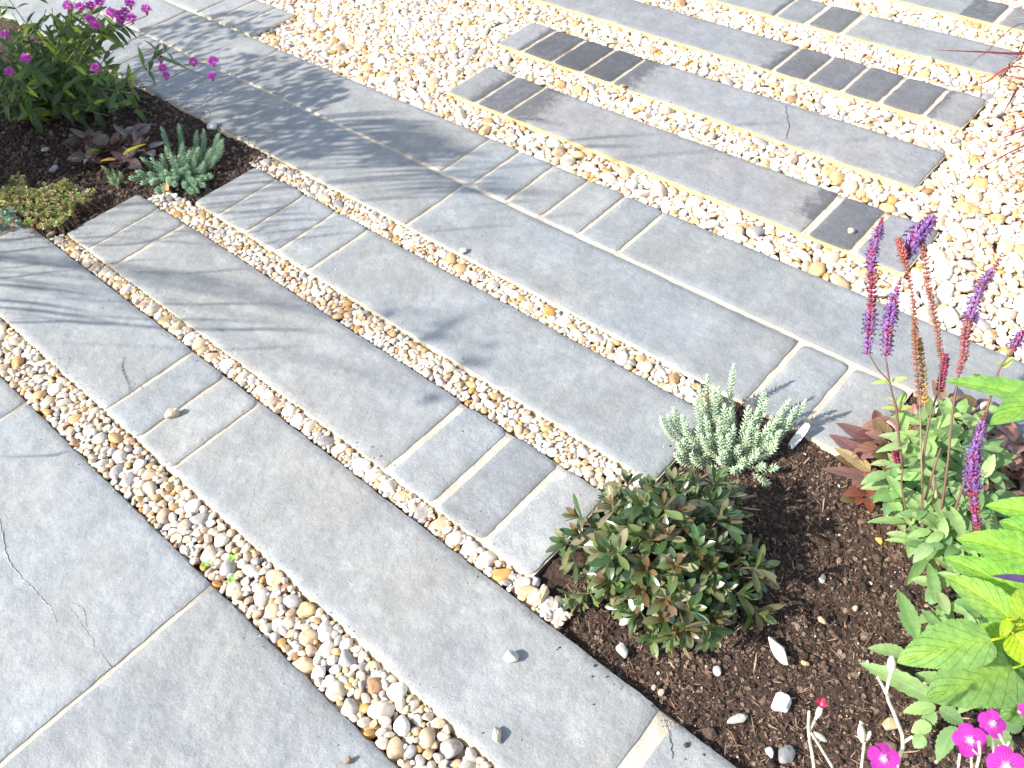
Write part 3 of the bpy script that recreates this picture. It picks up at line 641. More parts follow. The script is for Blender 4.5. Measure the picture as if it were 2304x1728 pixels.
stone('curled white flint shard with a chipped hollow standing in the soil', (1680, 1413), 66, (1, .40, .55), (.84, .80, .72), R(64), zs, 11, ang=.5, name='flint_stone', cat='stone')
stone('bright white blocky stone in the soil below the flint shard', (1685, 1524), 44, (1, .9, .7), (.90, .89, .88), R(20), zs, 12, ang=.5, name='white_stone', cat='stone')
stone('curved grey-cream stone left of the bright white blocky stone', (1591, 1557), 46, (1, .42, .4), (.60, .57, .52), R(-35), zs, 13, name='stone', cat='stone')
stone('round flat grey stone at the bottom edge of the soil', (1698, 1632), 44, (1, .85, .45), (.30, .30, .30), R(10), zs, 14, name='stone', cat='stone')
stone('small white stone against the flat grey one at the bottom edge', (1662, 1626), 26, (1, .6, .6), (.86, .85, .84), R(50), zs, 15, name='stone', cat='stone')
stone('smooth white pebble under the lower leaves of the bushy shrub', (1346, 1411), 36, (1, .62, .6), (.84, .81, .74), R(66), zs, 16)
stone('pinkish white pebble in the soil below the bushy shrub', (1549, 1451), 22, (1, .8, .6), (.74, .66, .66), R(30), zs, 17)
stone('angular white chip in the soil to the right of the bushy shrub', (1775, 1254), 22, (1, .7, .6), (.82, .78, .70), R(15), zs, 18)
stone('small tan stone above the pair of chips, right of the shrub', (1847, 1316), 16, (1, .7, .6), (.66, .55, .42), 0, zs, 19)
stone('yellow rounded pebble in the soil left of the green salvia leaves', (1898, 1171), 20, (1, .75, .7), (.72, .48, .10), R(60), zs, 20)
stone('tan angular stone under the tall white flower stem', (1921, 1568), 42, (1, .7, .5), (.66, .50, .30), R(-25), zs, 21, ang=.5, name='stone', cat='stone')
stone('pale triangular chip in the soil, right of the flint shard', (1775, 1341), 20, (1, .7, .5), (.50, .38, .24), R(80), zs, 22)
stone('ochre pebble beside the foot of the flint shard', (1737, 1435), 20, (1, .6, .6), (.60, .42, .20), R(100), zs, 23)
stone('pinkish stone at the gravel end by the shrub', (1205, 1305), 34, (1, .8, .5), (.68, .55, .45), R(30), -.016, 24)
stone('large yellow-tan pebble where the narrow gravel strip meets the soil', (1140, 1284), 44, (1, .6, .6), (.70, .54, .30), R(-55), -.014, 25)
stone('upright pale tan pebble at the gravel end nearest the soil', (1172, 1292), 52, (1, .5, .55), (.80, .66, .44), R(22), -.014, 26)
stone('grey and white striped pebble under the whitish sett corner', (1158, 1262), 26, (1, .8, .7), (.62, .61, .62), R(20), -.016, 27)
stone('white dry leaf-shaped sliver on the soil left of the salvia', (1860, 1070), 36, (1, .3, .25), (.86, .80, .72), R(76), zs, 28, name='stone_chip', cat='stone')
stone('pale stone chip near the slab corner at the top of the soil wedge', (1428, 1497), 18, (1, .7, .6), (.70, .55, .42), 0, -.012, 29)
stone('cream pebble touching the slab near its lower soil corner', (1412, 1487), 14, (1, .8, .6), (.72, .62, .5), 0, -.012, 30)
stone('pale oval stone in the shaded soil left of the yellow-green sedum', (119, 369), 24, (1, .65, .5), (.5, .48, .46), R(20), -.012, 31)
stone('small pale stone in the deep shade of the left bed', (100, 327), 18, (1, .65, .5), (.5, .48, .46), R(-20), -.012, 32)
stone('tan flat stone under the yellow-green sedum at the gravel end', (112, 509), 24, (1, .65, .4), (.58, .47, .36), R(0), -.012, 33)
stone('grey-brown pebble in the gap between the yellow-green sedum and the top sett', (105, 526), 22, (1, .6, .5), (.34, .28, .22), R(20), -.014, 34)

# ------------------------------------------------------------------ plants
PROF['petal'] = lambda s: .10 + .90 * math.sin(math.pi * s ** 1.5) ** .55 if 0 < s < .999 else .08
PROF['hebe'] = lambda s: .14 + .86 * math.sin(math.pi * s ** 1.45) ** .8 if s < .999 else .06
PROF['round'] = lambda s: math.sin(math.pi * s) ** .5 if 0 < s < 1 else 0
M_STEM = tint_material('stem', .55, .4, .15, 200, .3, 0)
M_SALVIA = leaf_material('sage_leaf', nv=9, vein=(1.35, 1.25, 1.2), vs=.45, rough=.55, transl=.24, bump=.8)
M_LIME = leaf_material('lime_leaf', nv=6.5, vein=(.80, .88, .70), vs=.45, rough=.34, spec=.6, transl=.36, bump=1.3, mid=.3, slope=.42, quilt=1)
M_BRONZE = leaf_material('bronze_leaf', nv=5, vein=(.45, .30, .35), vs=.7, rough=.26, spec=.75, transl=.12, bump=1.8, slope=.45)
M_HEBE = leaf_material('glossy_leaf', nv=4, vein=(1.5, 1.4, 1.2), vs=.10, rough=.32, spec=.9, transl=.14, bump=.7)
M_SEDUM = tint_material('succulent_leaf', .55, .35, .08, 300, .1, .12)
M_FLORET = tint_material('floret', .6, .3, .15, 300, .2, .25)
M_PETAL = leaf_material('petal', nv=1, vein=(1.35, 2.6, 1.25), vs=0, rough=.55, spec=.3, transl=.25, bump=.15, mid=.35, throat=1)
M_FELT = tint_material('felted_stem', .9, .2, .10, 500, .5)
M_BLADE = leaf_material('grass_blade', nv=1, vein=(1.4, 1.2, 1.2), vs=0, rough=.4, transl=.15, bump=.2)
UP = np.array([0, 0, 1.0])
def rdir(az, el): return np.array([math.cos(az) * math.cos(el), math.sin(az) * math.cos(el), math.sin(el)])
def perp(t, k):
    a = unit(np.cross(t, (0.21, 0.37, 0.9) if abs(t[2]) < .93 else (1, 0, 0))); b = np.cross(t, a); return math.cos(k) * a + math.sin(k) * b

# --- mounded shrub with glossy green and bronze leaves
def bushy_shrub():
    c = np.array([.732, .408, -.02]); rx, rz = .155, .195
    root = empty('bushy_shrub', c, 'low mounded shrub with glossy dark green and bronze leaves on the dark soil', 'shrub')
    st = MB(); lf = MB()
    for layer, n, sc in ((0, 96, 1.0), (1, 72, .80), (2, 44, .60)):
        for i in range(n):
            u = (i + .5) / n; el = math.asin(1 - u * .98) ; az = i * 2.39996 + random.uniform(-.3, .3)
            o = rdir(az, max(.02, el + random.uniform(-.12, .12))); k = sc * random.uniform(.88, 1.06) * (1 + .38 * nz(o * 2.6 + 4.1))
            p = c + np.array([o[0] * rx, o[1] * rx, o[2] * rz * .88 + .012]) * k
            ax = unit(o * 1.0 + UP * random.uniform(.1, .75) + RNG.normal(0, .24, 3))
            if layer < 2: tube(st, [c + o * .02, c + (p - c) * .6 + RNG.normal(0, .006, 3), p], .0016, .0009, (.20, .10, .05), 5, 4)
            bronze = random.random() < .22; ph = random.uniform(0, 3)
            for j in range(9):
                t = j / 8; a = j * math.pi / 2 + (j // 2) * .35 + ph; spread = 1.0 - .78 * t
                if j < 2: spread = 1.2
                d = ax * math.cos(spread) + perp(ax, a) * math.sin(spread); L = random.uniform(.034, .050) * (1.08 - .55 * t ** 1.6)
                if bronze and t > .45: col = jit((.115, .080, .034), .25, .1)
                elif random.random() < .22: col = jit((.17, .165, .08), .2, .1)
                elif random.random() < .4: col = jit((.11, .155, .05), .2, .1)
                else: col = jit((.045, .088, .024), .35, .12)
                leaf(lf, p + ax * (.014 * t - .008), d, ax + UP * .2, L, L * random.uniform(.28, .36), 'hebe', random.uniform(-.1, .7), random.uniform(.05, .3), col, 8)
    st.build('stems', M_STEM, root); lf.build('foliage', M_HEBE, root); return root
bushy_shrub()

# --- blue-green stonecrop with bottle-brush shoots
def brush(mb, pts, nl, col, dens=.0021, tipc=(.62, .80, .58), wid=.0034):
    n = max(6, int(np.linalg.norm(np.diff(np.array(pts), axis=0), axis=1).sum() / dens)); c = spline(pts, n); k = 0
    for i in range(n):
        t = unit(c[min(i + 1, n - 1)] - c[max(i - 1, 0)]); s = i / (n - 1)
        if s < .12: continue
        for q in range(2):
            k += 1; a = k * 2.39996; sp = (1.18 - .80 * max(0, (s - .85) / .15)) if s > .85 else 1.18
            d = t * math.cos(sp) + perp(t, a) * math.sin(sp); L = nl * random.uniform(.8, 1.1) * (1 if s < .93 else .8) * (.8 if s < .3 else 1)
            cc = tuple(np.array(col) * (1 - s ** 3 * .5) + np.array(tipc) * s ** 3 * .5); cc = jit(cc, .12, .05)
            b = c[i]; side = unit(np.cross(d, t)) * wid * .5; up = unit(np.cross(side, d)) * wid * .38
            m = b + d * L * .45 + t * L * .10; e = b + d * L + t * L * .32
            mb.add([b - side * .6, b + up * .6, b + side * .6, b - up * .6, m - side, m + up, m + side, m - up, e],
                   [(0, 1, 5, 4), (1, 2, 6, 5), (2, 3, 7, 6), (3, 0, 4, 7), (4, 5, 8), (5, 6, 8), (6, 7, 8), (7, 4, 8)], cc)
def stonecrop(tips, base, label, col, nl=.0075, extra=24, spread=.03, group=None, hmul=1.0, tipc=(.62, .80, .58)):
    b = P(*base, -.015); root = empty('stonecrop', b, label, 'succulent', group); st = MB(); lf = MB(); T = [(x, y, h * hmul) for x, y, h in tips]
    for i in range(extra):
        p, q = random.sample(T, 2); u = random.uniform(.3, .7); T.append((p[0] * u + q[0] * (1 - u), p[1] * u + q[1] * (1 - u) + random.uniform(0, 14), max(.012, (p[2] * u + q[2] * (1 - u)) * random.uniform(.6, .95))))
    for x, y, h in T:
        tip = P(x, y, h); g = b + np.array([(tip[0] - b[0]) * .35 + random.uniform(-spread, spread) * .4, (tip[1] - b[1]) * .35 + random.uniform(-spread, spread) * .4, 0])
        mid = (g + tip) / 2 + np.array([(tip[0] - g[0]) * .18, (tip[1] - g[1]) * .18, -.004 - .1 * h]) + RNG.normal(0, .003, 3); mid[2] = max(mid[2], .0)
        L = np.linalg.norm(tip - g); 
        pts = [g, mid, tip] if L > .02 else [g, tip]
        tube(st, pts, .0016, .001, (.30, .26, .16), 6, 4); brush(lf, pts, nl, col, tipc=tipc)
    st.build('stems', M_STEM, root); lf.build('foliage', M_SEDUM, root); return root
def tf(x, y): return 1475 + x / 3, 553 + y / 3
TR = []
for x, y, h in [(330, 720, .135), (160, 790, .125), (90, 940, .10), (200, 870, .11), (270, 980, .09), (530, 850, .11), (540, 950, .10), (420, 990, .085), (690, 940, .105), (790, 950, .105), (0, 1050, .09), (150, 1050, .08),
                (330, 1110, .07), (640, 1010, .085), (620, 1150, .06), (230, 1140, .06), (360, 1240, .04), (480, 1010, .08), (10, 1200, .055), (60, 1290, .035), (480, 1290, .035), (250, 1290, .035), (380, 1370, .02), (600, 1370, .02),
                (540, 1470, .008), (520, 1360, .02), (600, 1230, .045), (420, 1170, .055), (300, 1200, .05), (-55, 1000, .09), (-135, 1060, .08), (-25, 1230, .05), (-40, 1290, .035), (130, 1180, .06), (100, 1120, .07), (560, 1090, .07), (700, 1050, .07), (200, 1380, .015), (330, 1390, .012), (730, 990, .09), (110, 860, .11), (240, 1060, .075), (480, 1160, .06)]:
    a, b_ = tf(x, y); TR.append((a, b_, h))
stonecrop(TR, (1593, 1000), 'blue-green stonecrop with bottle-brush shoots on the soil beside the bronze-leaved plant', (.43, .53, .37), nl=.0118, group='blue-green stonecrops', extra=34, hmul=.88)
TL = [(350, 280, .085), (387, 274, .095), (425, 288, .085), (440, 285, .09), (472, 292, .085), (480, 305, .07), (455, 325, .06), (370, 335, .055), (330, 345, .045), (310, 345, .04), (345, 355, .045), (395, 345, .05), (420, 340, .06), (300, 372, .03), (325, 375, .03), (285, 385, .02), (350, 380, .03), (375, 370, .03), (400, 365, .035), (440, 355, .05), (465, 340, .05), (355, 410, .008), (340, 413, .006), (425, 412, .006), (400, 400, .012), (440, 400, .012), (455, 380, .02), (430, 390, .02), (380, 350, .045), (365, 395, .012), (415, 415, .004), (330, 395, .01), (480, 318, .05), (310, 395, .008)]
stonecrop(TL, (375, 372), 'blue-green stonecrop at the left bed corner, half over the gravel strip ends', (.25, .39, .25), nl=.0135, hmul=.74, group='blue-green stonecrops', extra=26, tipc=(.50, .68, .42))
stonecrop([(224, 362, .032), (244, 368, .03), (260, 374, .025), (236, 384, .015), (256, 388, .014), (230, 372, .024)], (252, 398), 'small lone sprig of blue-green stonecrop left of the larger one', (.30, .42, .22), nl=.009, extra=3, spread=.01, group='blue-green stonecrops', tipc=(.5, .62, .3))
o = MB(); blobp = P(358, 412, .012); leaf(o, blobp, P(360, 398, .03) - blobp, (0, -.5, 1), .024, .018, 'ovate', .3, .3, (.60, .33, .16), 6)
tag(o.build('fallen_leaf', M_SALVIA), 'curled orange-tan dead leaf lying under the left stonecrop', 'leaf')

# --- rosettes of small fleshy leaves
def fleshy_clump(name, poly, n, label, cols, L, hmax, nlv=13, w=.62, centre=None):
    cx = sum(p[0] for p in poly) / len(poly); cy = sum(p[1] for p in poly) / len(poly)
    root = empty(name, P(cx, cy, -.015), label, 'succulent'); lf = MB(); st = MB(); k = 0
    def inside(x, y):
        c = False; m = len(poly)
        for i in range(m):
            x1, y1 = poly[i]; x2, y2 = poly[(i + 1) % m]
            if (y1 > y) != (y2 > y) and x < (x2 - x1) * (y - y1) / (y2 - y1) + x1: c = not c
        return c
    xs = [p[0] for p in poly]; ys = [p[1] for p in poly]
    while k < n:
        x, y = random.uniform(min(xs), max(xs)), random.uniform(min(ys), max(ys))
        if not inside(x, y): continue
        k += 1; h = hmax * random.uniform(.3, 1) ; p = P(x, y, h); ax = unit(UP + RNG.normal(0, .35, 3)); col = random.choice(cols)
        tube(st, [P(cx, cy, -.016), (p[0] + random.uniform(-.01, .01), p[1] + random.uniform(-.01, .01), -.012), p - ax * .003], .0012, .0012, (.25, .16, .10), 4, 4)
        for j in range(nlv):
            t = j / (nlv - 1); sp = 1.35 - 1.1 * t; d = ax * math.cos(sp) + perp(ax, j * 2.4) * math.sin(sp); l = L * (1.05 - .55 * t) * random.uniform(.85, 1.15)
            edge = (.42, .22, .14) if random.random() < .16 else col
            leaf(lf, p + ax * (t * L * .6 - L * .5), d, ax, l, l * w, 'spoon', -.25, .12, jit(edge, .2, .08), 5)
    st.build('stems', M_STEM, root); lf.build('foliage', M_SEDUM, root)
fleshy_clump('sedum_clump', [(0, 410), (30, 402), (70, 408), (100, 396), (140, 388), (160, 400), (205, 410), (200, 430), (160, 450), (140, 480), (100, 498), (60, 485), (40, 450), (0, 440)], 300,
             'low yellow-green sedum with pinkish rosettes at the left edge of the bed', [(.34, .40, .13), (.44, .46, .20), (.28, .38, .14), (.50, .46, .28)], .0120, .034)
fleshy_clump('sedum_clump', [(18, 392), (30, 372), (62, 370), (66, 386), (50, 396)], 16, 'small separate yellow-green sedum tuft in the shade behind the bigger one', [(.28, .34, .12), (.36, .40, .18)], .0100, .025)
fleshy_clump('round_leaf_sedum', [(-30, 445), (10, 440), (40, 455), (52, 475), (30, 492), (-30, 500)], 16, 'grey-green plant with round fleshy leaves hanging over the slab at the left edge', [(.28, .42, .30), (.34, .48, .38)], .021, .04, 8, .95)

# --- rosettes of dark broad leaves
def rosette(mb, st, p, n, L, W, cols, tilt=(.15, .9), bend=(.2, .9), serr=.03, petiole=.35, shape='ovate', ax=None):
    for j in range(n):
        az = j * 2.39996 + random.uniform(-.35, .35); el = tilt[0] + (tilt[1] - tilt[0]) * (j / max(1, n - 1)) + random.uniform(-.12, .12)
        l = L * random.uniform(.78, 1.15) * (1.1 - .55 * j / n); d = rdir(az, el); q = p + d * l * petiole
        tube(st, [p, p + d * l * petiole * .5 + UP * .002, q], .0016, .0012, (.26, .10, .07), 4, 4)
        leaf(mb, q, d, UP + RNG.normal(0, .2, 3), l, W / L * l * random.uniform(.85, 1.1), shape, random.uniform(*bend), random.uniform(.08, .3), jit(random.choice(cols), .2, .08), 10, serr)
def bronze_plant():
    root = empty('bronze_leaved_plant', P(1935, 1000, -.02), 'low spreading plant with glossy bronze-purple veined leaves around the salvia stems', 'plant'); lf = MB(); st = MB()
    BR = [(.20, .09, .07), (.26, .13, .10), (.13, .055, .05), (.30, .17, .12), (.17, .12, .05)]
    for x, y, h, n, L in [(1885, 1005, .012, 8, .042), (1925, 968, .03, 9, .052), (1962, 925, .035, 9, .052), (1905, 940, .02, 6, .045), (2010, 905, .03, 8, .05), (2075, 925, .03, 9, .05), (2125, 985, .03, 9, .052), (2180, 1030, .03, 9, .052),
                          (2100, 1060, .02, 8, .05), (2160, 1110, .02, 8, .05), (2055, 1010, .02, 8, .048), (2205, 960, .03, 8, .05), (1860, 1075, .0, 5, .03), (2010, 980, .02, 7, .045), (2230, 1110, .02, 7, .05), (2040, 880, .03, 6, .045), (2110, 890, .03, 6, .045)]:
        rosette(lf, st, P(x, y, h), n, L * 1.12, L * .74, BR, (.0, 1.0), (.2, 1.0), .03)
    for x, y in [(1885, 1005), (1925, 968), (1962, 925), (1905, 940), (2010, 905), (2075, 925), (2125, 985), (2180, 1030), (2100, 1060), (2160, 1110), (2055, 1010), (2205, 960), (1860, 1075), (2010, 980), (2230, 1110), (2040, 880), (2110, 890)]: tube(st, [P(1990, 1000, -.012), P(x, y, .004)], .002, .002, (.2, .1, .08), 3, 4)
    for b, t, w in [((1885, 1010), (1790, 940), .03), ((1935, 965), (1885, 905), .03), ((1905, 1045), (1770, 1015), .022), ((1870, 1040), (1840, 1050), .02), ((1900, 975), (1805, 915), .028)]:
        leaf_to(lf, P(*b, .02), P(*t, .012), UP, w * 1.35, shape='ovate', bend=.5, fold=.18, col=jit((.17, .085, .07)), nseg=10, serr=.03)
    leaf_to(lf, P(1880, 1020, .03), P(1800, 968, .02), UP, .03, shape='ovate', bend=.4, fold=.2, col=(.36, .27, .12), nseg=10, serr=.03)
    for t in ((1820, 1072), (1850, 1092), (1905, 1085), (1935, 1075), (1880, 1110)):
        leaf_to(lf, P(1870, 1060, .012), P(*t, .01), UP, .026, shape='ovate', bend=.6, fold=.15, col=jit((.20, .065, .035), .2), nseg=8, serr=.04)
    st.build('stems', M_STEM, root); lf.build('foliage', M_BRONZE, root)
bronze_plant()
def dark_rosette_plant():
    root = empty('dark_leaved_plant', P(240, 330, -.01), 'shaded plant with broad dark brown leaves spread flat on the left bed', 'plant'); lf = MB(); st = MB()
    DKC = [(.10, .065, .06), (.13, .085, .075), (.08, .05, .05), (.12, .09, .06)]
    for x, y, h, n, L in [(240, 325, .03, 11, .062), (285, 300, .03, 8, .055), (195, 305, .03, 8, .055), (270, 350, .02, 7, .052), (310, 325, .02, 6, .05), (200, 345, .02, 6, .055)]:
        rosette(lf, st, P(x, y, h), n, L * 1.2, L * .82, DKC, (.0, .8), (.1, .8), .02)
    for x, y in ((240, 325), (285, 300), (195, 305), (270, 350), (310, 325), (200, 345)): tube(st, [P(248, 328, -.008), P(x, y, .03)], .002, .002, (.2, .1, .08), 4, 4)
    for b, t, c in [((215, 325), (185, 330), (.20, .36, .03)), ((265, 335), (318, 312), (.34, .34, .02)), ((250, 345), (215, 350), (.35, .20, .03))]:
        leaf_to(lf, P(*b, .05), P(*t, .055), UP, .018, shape='ovate', bend=.4, fold=.25, col=c, nseg=8)
    st.build('stems', M_STEM, root); lf.build('foliage', M_BRONZE, root)
dark_rosette_plant()

# --- flower spikes
def spike(pts, root, colf, wf, nw=None, gap=.0060, name='flower_spike'):
    c0 = [P(*p) for p in pts]; L = sum(np.linalg.norm(c0[i + 1] - c0[i]) for i in range(len(c0) - 1)); n = nw or max(5, int(L / gap)); c = spline(c0, n)
    mb = MB(); tube(mb, c0, .0013, .0007, (.26, .10, .10), 10, 5)
    for i in range(n):
        s = i / (n - 1); t = unit(c[min(i + 1, n - 1)] - c[max(i - 1, 0)]); w = wf(s) * 1.38; cal, flo, pf = colf(s); m = 7 if w > .6 else 5
        for k in range(m):
            a = k * 2 * math.pi / m + i * .9 + random.uniform(-.2, .2); o = perp(t, a); d = unit(o + t * random.uniform(.35, .8)); l = .0066 * w * random.uniform(.8, 1.15)
            b = c[i] + t * random.uniform(-.001, .001)
            blob(mb, b, d, .00150 * w + .0004, l, jit(cal, .25, .12), 5, 4)
            if random.random() < pf:
                e = b + d * l * .7; fc = jit(flo, .25, .10)
                leaf(mb, e, unit(o + t * .9), o * -1 + t, .0075 * w, .0040 * w, 'ovate', -.9, .3, fc, 4)
                leaf(mb, e, unit(o * 1.2 - t * .1), t, .0070 * w, .0052 * w, 'spoon', .8, .25, fc, 4)
    return mb.build(name, M_FLORET, root)
MAR = (.30, .06, .11); PINK = (.36, .14, .15); VIO = (.25, .14, .38); BRN = (.30, .14, .08); GOLD = (.45, .30, .08)
def cf(cal, flo, lo, hi, p=.75, tip=None): return lambda s: ((tip if (tip and s > .88) else cal), flo, p if lo <= s <= hi else 0)
WN = lambda a=1.0, b=.45: (lambda s: a * (.72 + .28 * math.sin(math.pi * min(1, s * 1.4))) * (1 if s < .8 else 1 - (s - .8) / .2 * (1 - b)))
def z4(x, y): return 1828 + x * .1736, 720 + y * .1736
def z5(x, y): return 1828 + x * .1736, 1008 + y * .1736
def ti(x, y): return 1475 + x / 3, 1106 + y / 3
def salvia():
    root = empty('flowering_sage', P(2020, 1250, -.018), 'tall green-leaved plant with purple and maroon flower spikes on the right', 'flowering plant')
    spike([(1873, 764, .34), (1880, 690, .38), (1884, 620, .42), (1883, 555, .455), (1896, 505, .48), (1906, 472, .50)], root, lambda s: ((MAR if s > .75 or .25 < s < .5 else (.36, .08, .20)), VIO, (.7 if s < .25 or .52 < s < .86 else .12)), WN(1.1))
    spike([(1915, 768, .35), (1920, 700, .385), (1930, 650, .41), (1946, 600, .435)], root, cf((.38, .09, .22), VIO, 0, .72, .7), WN(1.1, .35))
    spike([(1985, 850, .30), (1978, 753, .35), (1975, 686, .39), (1968, 620, .42), (1952, 555, .455), (1942, 520, .47)], root, lambda s: ((BRN if s < .45 else (.36, .12, .10)), VIO, 0), lambda s: .75 + .25 * math.sin(s * 9))
    spike([(1955, 560, .44), (1973, 522, .46), (1996, 492, .475), (2018, 470, .49)], root, cf((.34, .08, .22), VIO, 0, .9, .75), WN(1.5, .7))
    spike([(2032, 772, .33), (2025, 720, .36), (2015, 660, .395), (2005, 620, .415), (1998, 560, .445), (1990, 515, .46)], root, cf((.34, .15, .12), VIO, 2, 3), lambda s: .8)
    spike([(1998, 870, .285), (1995, 820, .31), (1990, 770, .33), (1984, 735, .345)], root, cf(GOLD, VIO, 2, 3), lambda s: .85)
    spike([(2030, 846, .27), (2037, 806, .29), (2042, 768, .31)], root, cf(MAR, VIO, 2, 3), lambda s: 1.0 if s < .85 else .8, gap=.0042)
    spike([(2070, 805, .30), (2082, 766, .32), (2086, 720, .345), (2098, 680, .365), (2118, 620, .395), (2142, 586, .415), (2164, 548, .435)], root, lambda s: (PINK, VIO, .85 if .42 < s < .82 else 0), WN(1.15, .4))
    spike([(2188, 754, .33), (2202, 730, .34), (2222, 705, .35)], root, cf(MAR, VIO, 0, .8, .6), lambda s: .9)
    spike([(2112, 1150, .14), (2106, 1095, .17), (2102, 1036, .20), (2103, 986, .225), (2117, 936, .25), (2127, 893, .27)], root, lambda s: ((MAR if s < .4 or s > .86 else (.34, .08, .26)), VIO, .75 if .3 < s < .9 else .1), WN(1.25, .4))
    spike([(1940, 1000, .16), (1935, 985, .167), (1931, 970, .173)], root, cf(MAR, VIO, 2, 3), lambda s: 1.0, gap=.004)
    B0 = (2032, 1262, -.018); PUR = (.15, .08, .06); TAN = (.48, .36, .20)
    def stem(pts, r0=.0024, r1=.0014, col=PUR):
        m = MB(); tube(m, [P(*p) for p in pts], r0, r1, col, 14, 6); m.build('stem', M_STEM, root)
    stem([B0, (2023, 1210, .03), (2018, 1190, .045)], .0048, .0042, TAN)
    stem([(2018, 1192, .045), (1965, 1120, .09), (1948, 1050, .14), (1950, 1010, .17), (1995, 1000, .19), (1992, 1050, .17)][:4]); stem([(1996, 1178, .05), (1992, 1053, .16), (1995, 986, .20), (2008, 906, .25), (2022, 860, .27), (2030, 843, .278)])
    stem([(1950, 1010, .17), (1942, 950, .215), (1937, 887, .26), (1930, 860, .28), (1922, 825, .305), (1911, 760, .355)])
    stem([(1922, 825, .305), (1895, 795, .325), (1876, 762, .345)], .0013, .001); stem([(1992, 1053, .16), (1988, 900, .26), (1985, 848, .30)], .0016, .0012, (.25, .18, .10))
    stem([(2018, 1190, .05), (2045, 1020, .17), (2058, 886, .25), (2068, 830, .28), (2074, 790, .31)]); stem([(2030, 1200, .04), (2110, 960, .22), (2152, 816, .29), (2168, 783, .31), (2192, 750, .335)])
    stem([(2060, 1250, .0), (2112, 1190, .10), (2115, 1152, .14)]); stem([(1998, 1080, .13), (2020, 1005, .18), (2033, 968, .2)]); stem([(1998, 870, .28), (1996, 900, .26)], .0012, .001, (.25, .18, .1)); stem([(2032, 775, .33), (2028, 850, .29)], .0012, .001)
    stem([(2021, 1075, .12), (2018, 1030, .15)], .0036, .003, TAN)
    lf = MB(); GR = [(.19, .31, .11), (.24, .38, .13), (.15, .27, .10), (.28, .41, .17)]; YG = [(.32, .48, .10), (.36, .50, .14)]
    def lv(b, t, wpx, hb, ht, cols=GR, bend=.5, fold=.2, serr=.05, shape='lance', f=z4):
        B = P(*f(*b), hb); T = P(*f(*t), ht); w = size(wpx * .1736, T)
        leaf_to(lf, B, T, UP + RNG.normal(0, .15, 3), w, shape=shape, bend=bend, fold=fold, col=jit(random.choice(cols), .12, .06), nseg=14, serr=serr)
    for b, t, w, hb in [((540, 605), (305, 635), 60, .30), ((560, 600), (775, 555), 70, .30), ((630, 950), (440, 935), 75, .255), ((650, 950), (825, 915), 80, .255), ((640, 890), (745, 745), 70, .26), ((600, 870), (505, 795), 45, .26),
                        ((1350, 960), (1130, 885), 75, .25), ((1340, 1020), (1440, 1030), 80, .25), ((1370, 930), (1530, 900), 130, .25), ((1060, 1060), (1120, 1085), 50, .22), ((780, 1370), (660, 1260), 80, .2), ((770, 1390), (360, 1490), 120, .2),
                        ((1270, 1400), (1420, 1320), 95, .19), ((1680, 1420), (2080, 1530), 130, .15), ((1950, 400), (1860, 365), 60, .30), ((1960, 430), (2070, 290), 80, .30), ((1690, 600), (1580, 490), 80, .26), ((1740, 960), (1900, 930), 110, .2)]:
        lv(b, t, w, hb, hb + .004, YG if w < 85 else GR)
    for b, t, w, hb in [((640, 980), (740, 1240), 170, .24), ((640, 980), (1000, 1130), 110, .23), ((1050, 1050), (1000, 780), 130, .24), ((1330, 1030), (1110, 1190), 150, .23), ((1340, 1040), (1640, 1090), 140, .23), ((1000, 1290), (640, 1240), 110, .19), ((1010, 1290), (1370, 1170), 55, .19),
                        ((980, 1320), (900, 1570), 170, .18), ((1010, 1310), (1080, 1550), 150, .18), ((1260, 1400), (1050, 1130), 130, .19), ((1270, 1410), (1490, 1490), 160, .18), ((960, 1590), (480, 1680), 120, .15), ((960, 1600), (760, 1560), 130, .15), ((980, 1600), (1250, 1650), 150, .15), ((1080, 1420), (1180, 1590), 90, .15)]:
        lv(b, t, w, hb, hb - .015)
    for b, t, w, hb in [((740, 690), (250, 700), 130, .08), ((1000, 960), (470, 920), 110, .05), ((840, 800), (770, 1140), 160, .07), ((1000, 1000), (745, 1480), 160, .05), ((700, 400), (950, 580), 150, .11), ((690, 390), (480, 90), 150, .12), ((690, 560), (465, 360), 130, .1), ((1020, 960), (1010, 470), 170, .08),
                        ((1010, 930), (1230, 430), 220, .08), ((1020, 900), (1350, 870), 130, .07), ((1100, 150), (1380, 80), 110, .14), ((1280, 980), (1620, 1120), 130, .04), ((700, 130), (820, 30), 110, .13), ((960, 130), (600, 160), 130, .13), ((1110, 390), (880, 210), 120, .11), ((1090, 390), (1480, 560), 180, .09), ((720, 380), (820, 560), 90, .1),
                        ((1110, 1470), (800, 1385), 110, .04), ((1110, 1460), (1010, 1210), 110, .05), ((1110, 1480), (985, 1680), 140, .04), ((1120, 1470), (1240, 1500), 80, .05), ((1120, 1460), (1330, 1330), 110, .05), ((1560, 560), (1430, 370), 100, .12), ((1600, 600), (1680, 310), 130, .12), ((1600, 640), (1780, 560), 130, .12), ((1500, 780), (1310, 590), 110, .1), ((1440, 820), (1660, 700), 100, .1), ((1480, 1500), (1420, 1330), 90, .06), ((900, 520), (1010, 600), 160, .08), ((1300, 250), (1480, 550), 120, .12)]:
        lv(b, t, w, hb, hb - .012, f=z5)
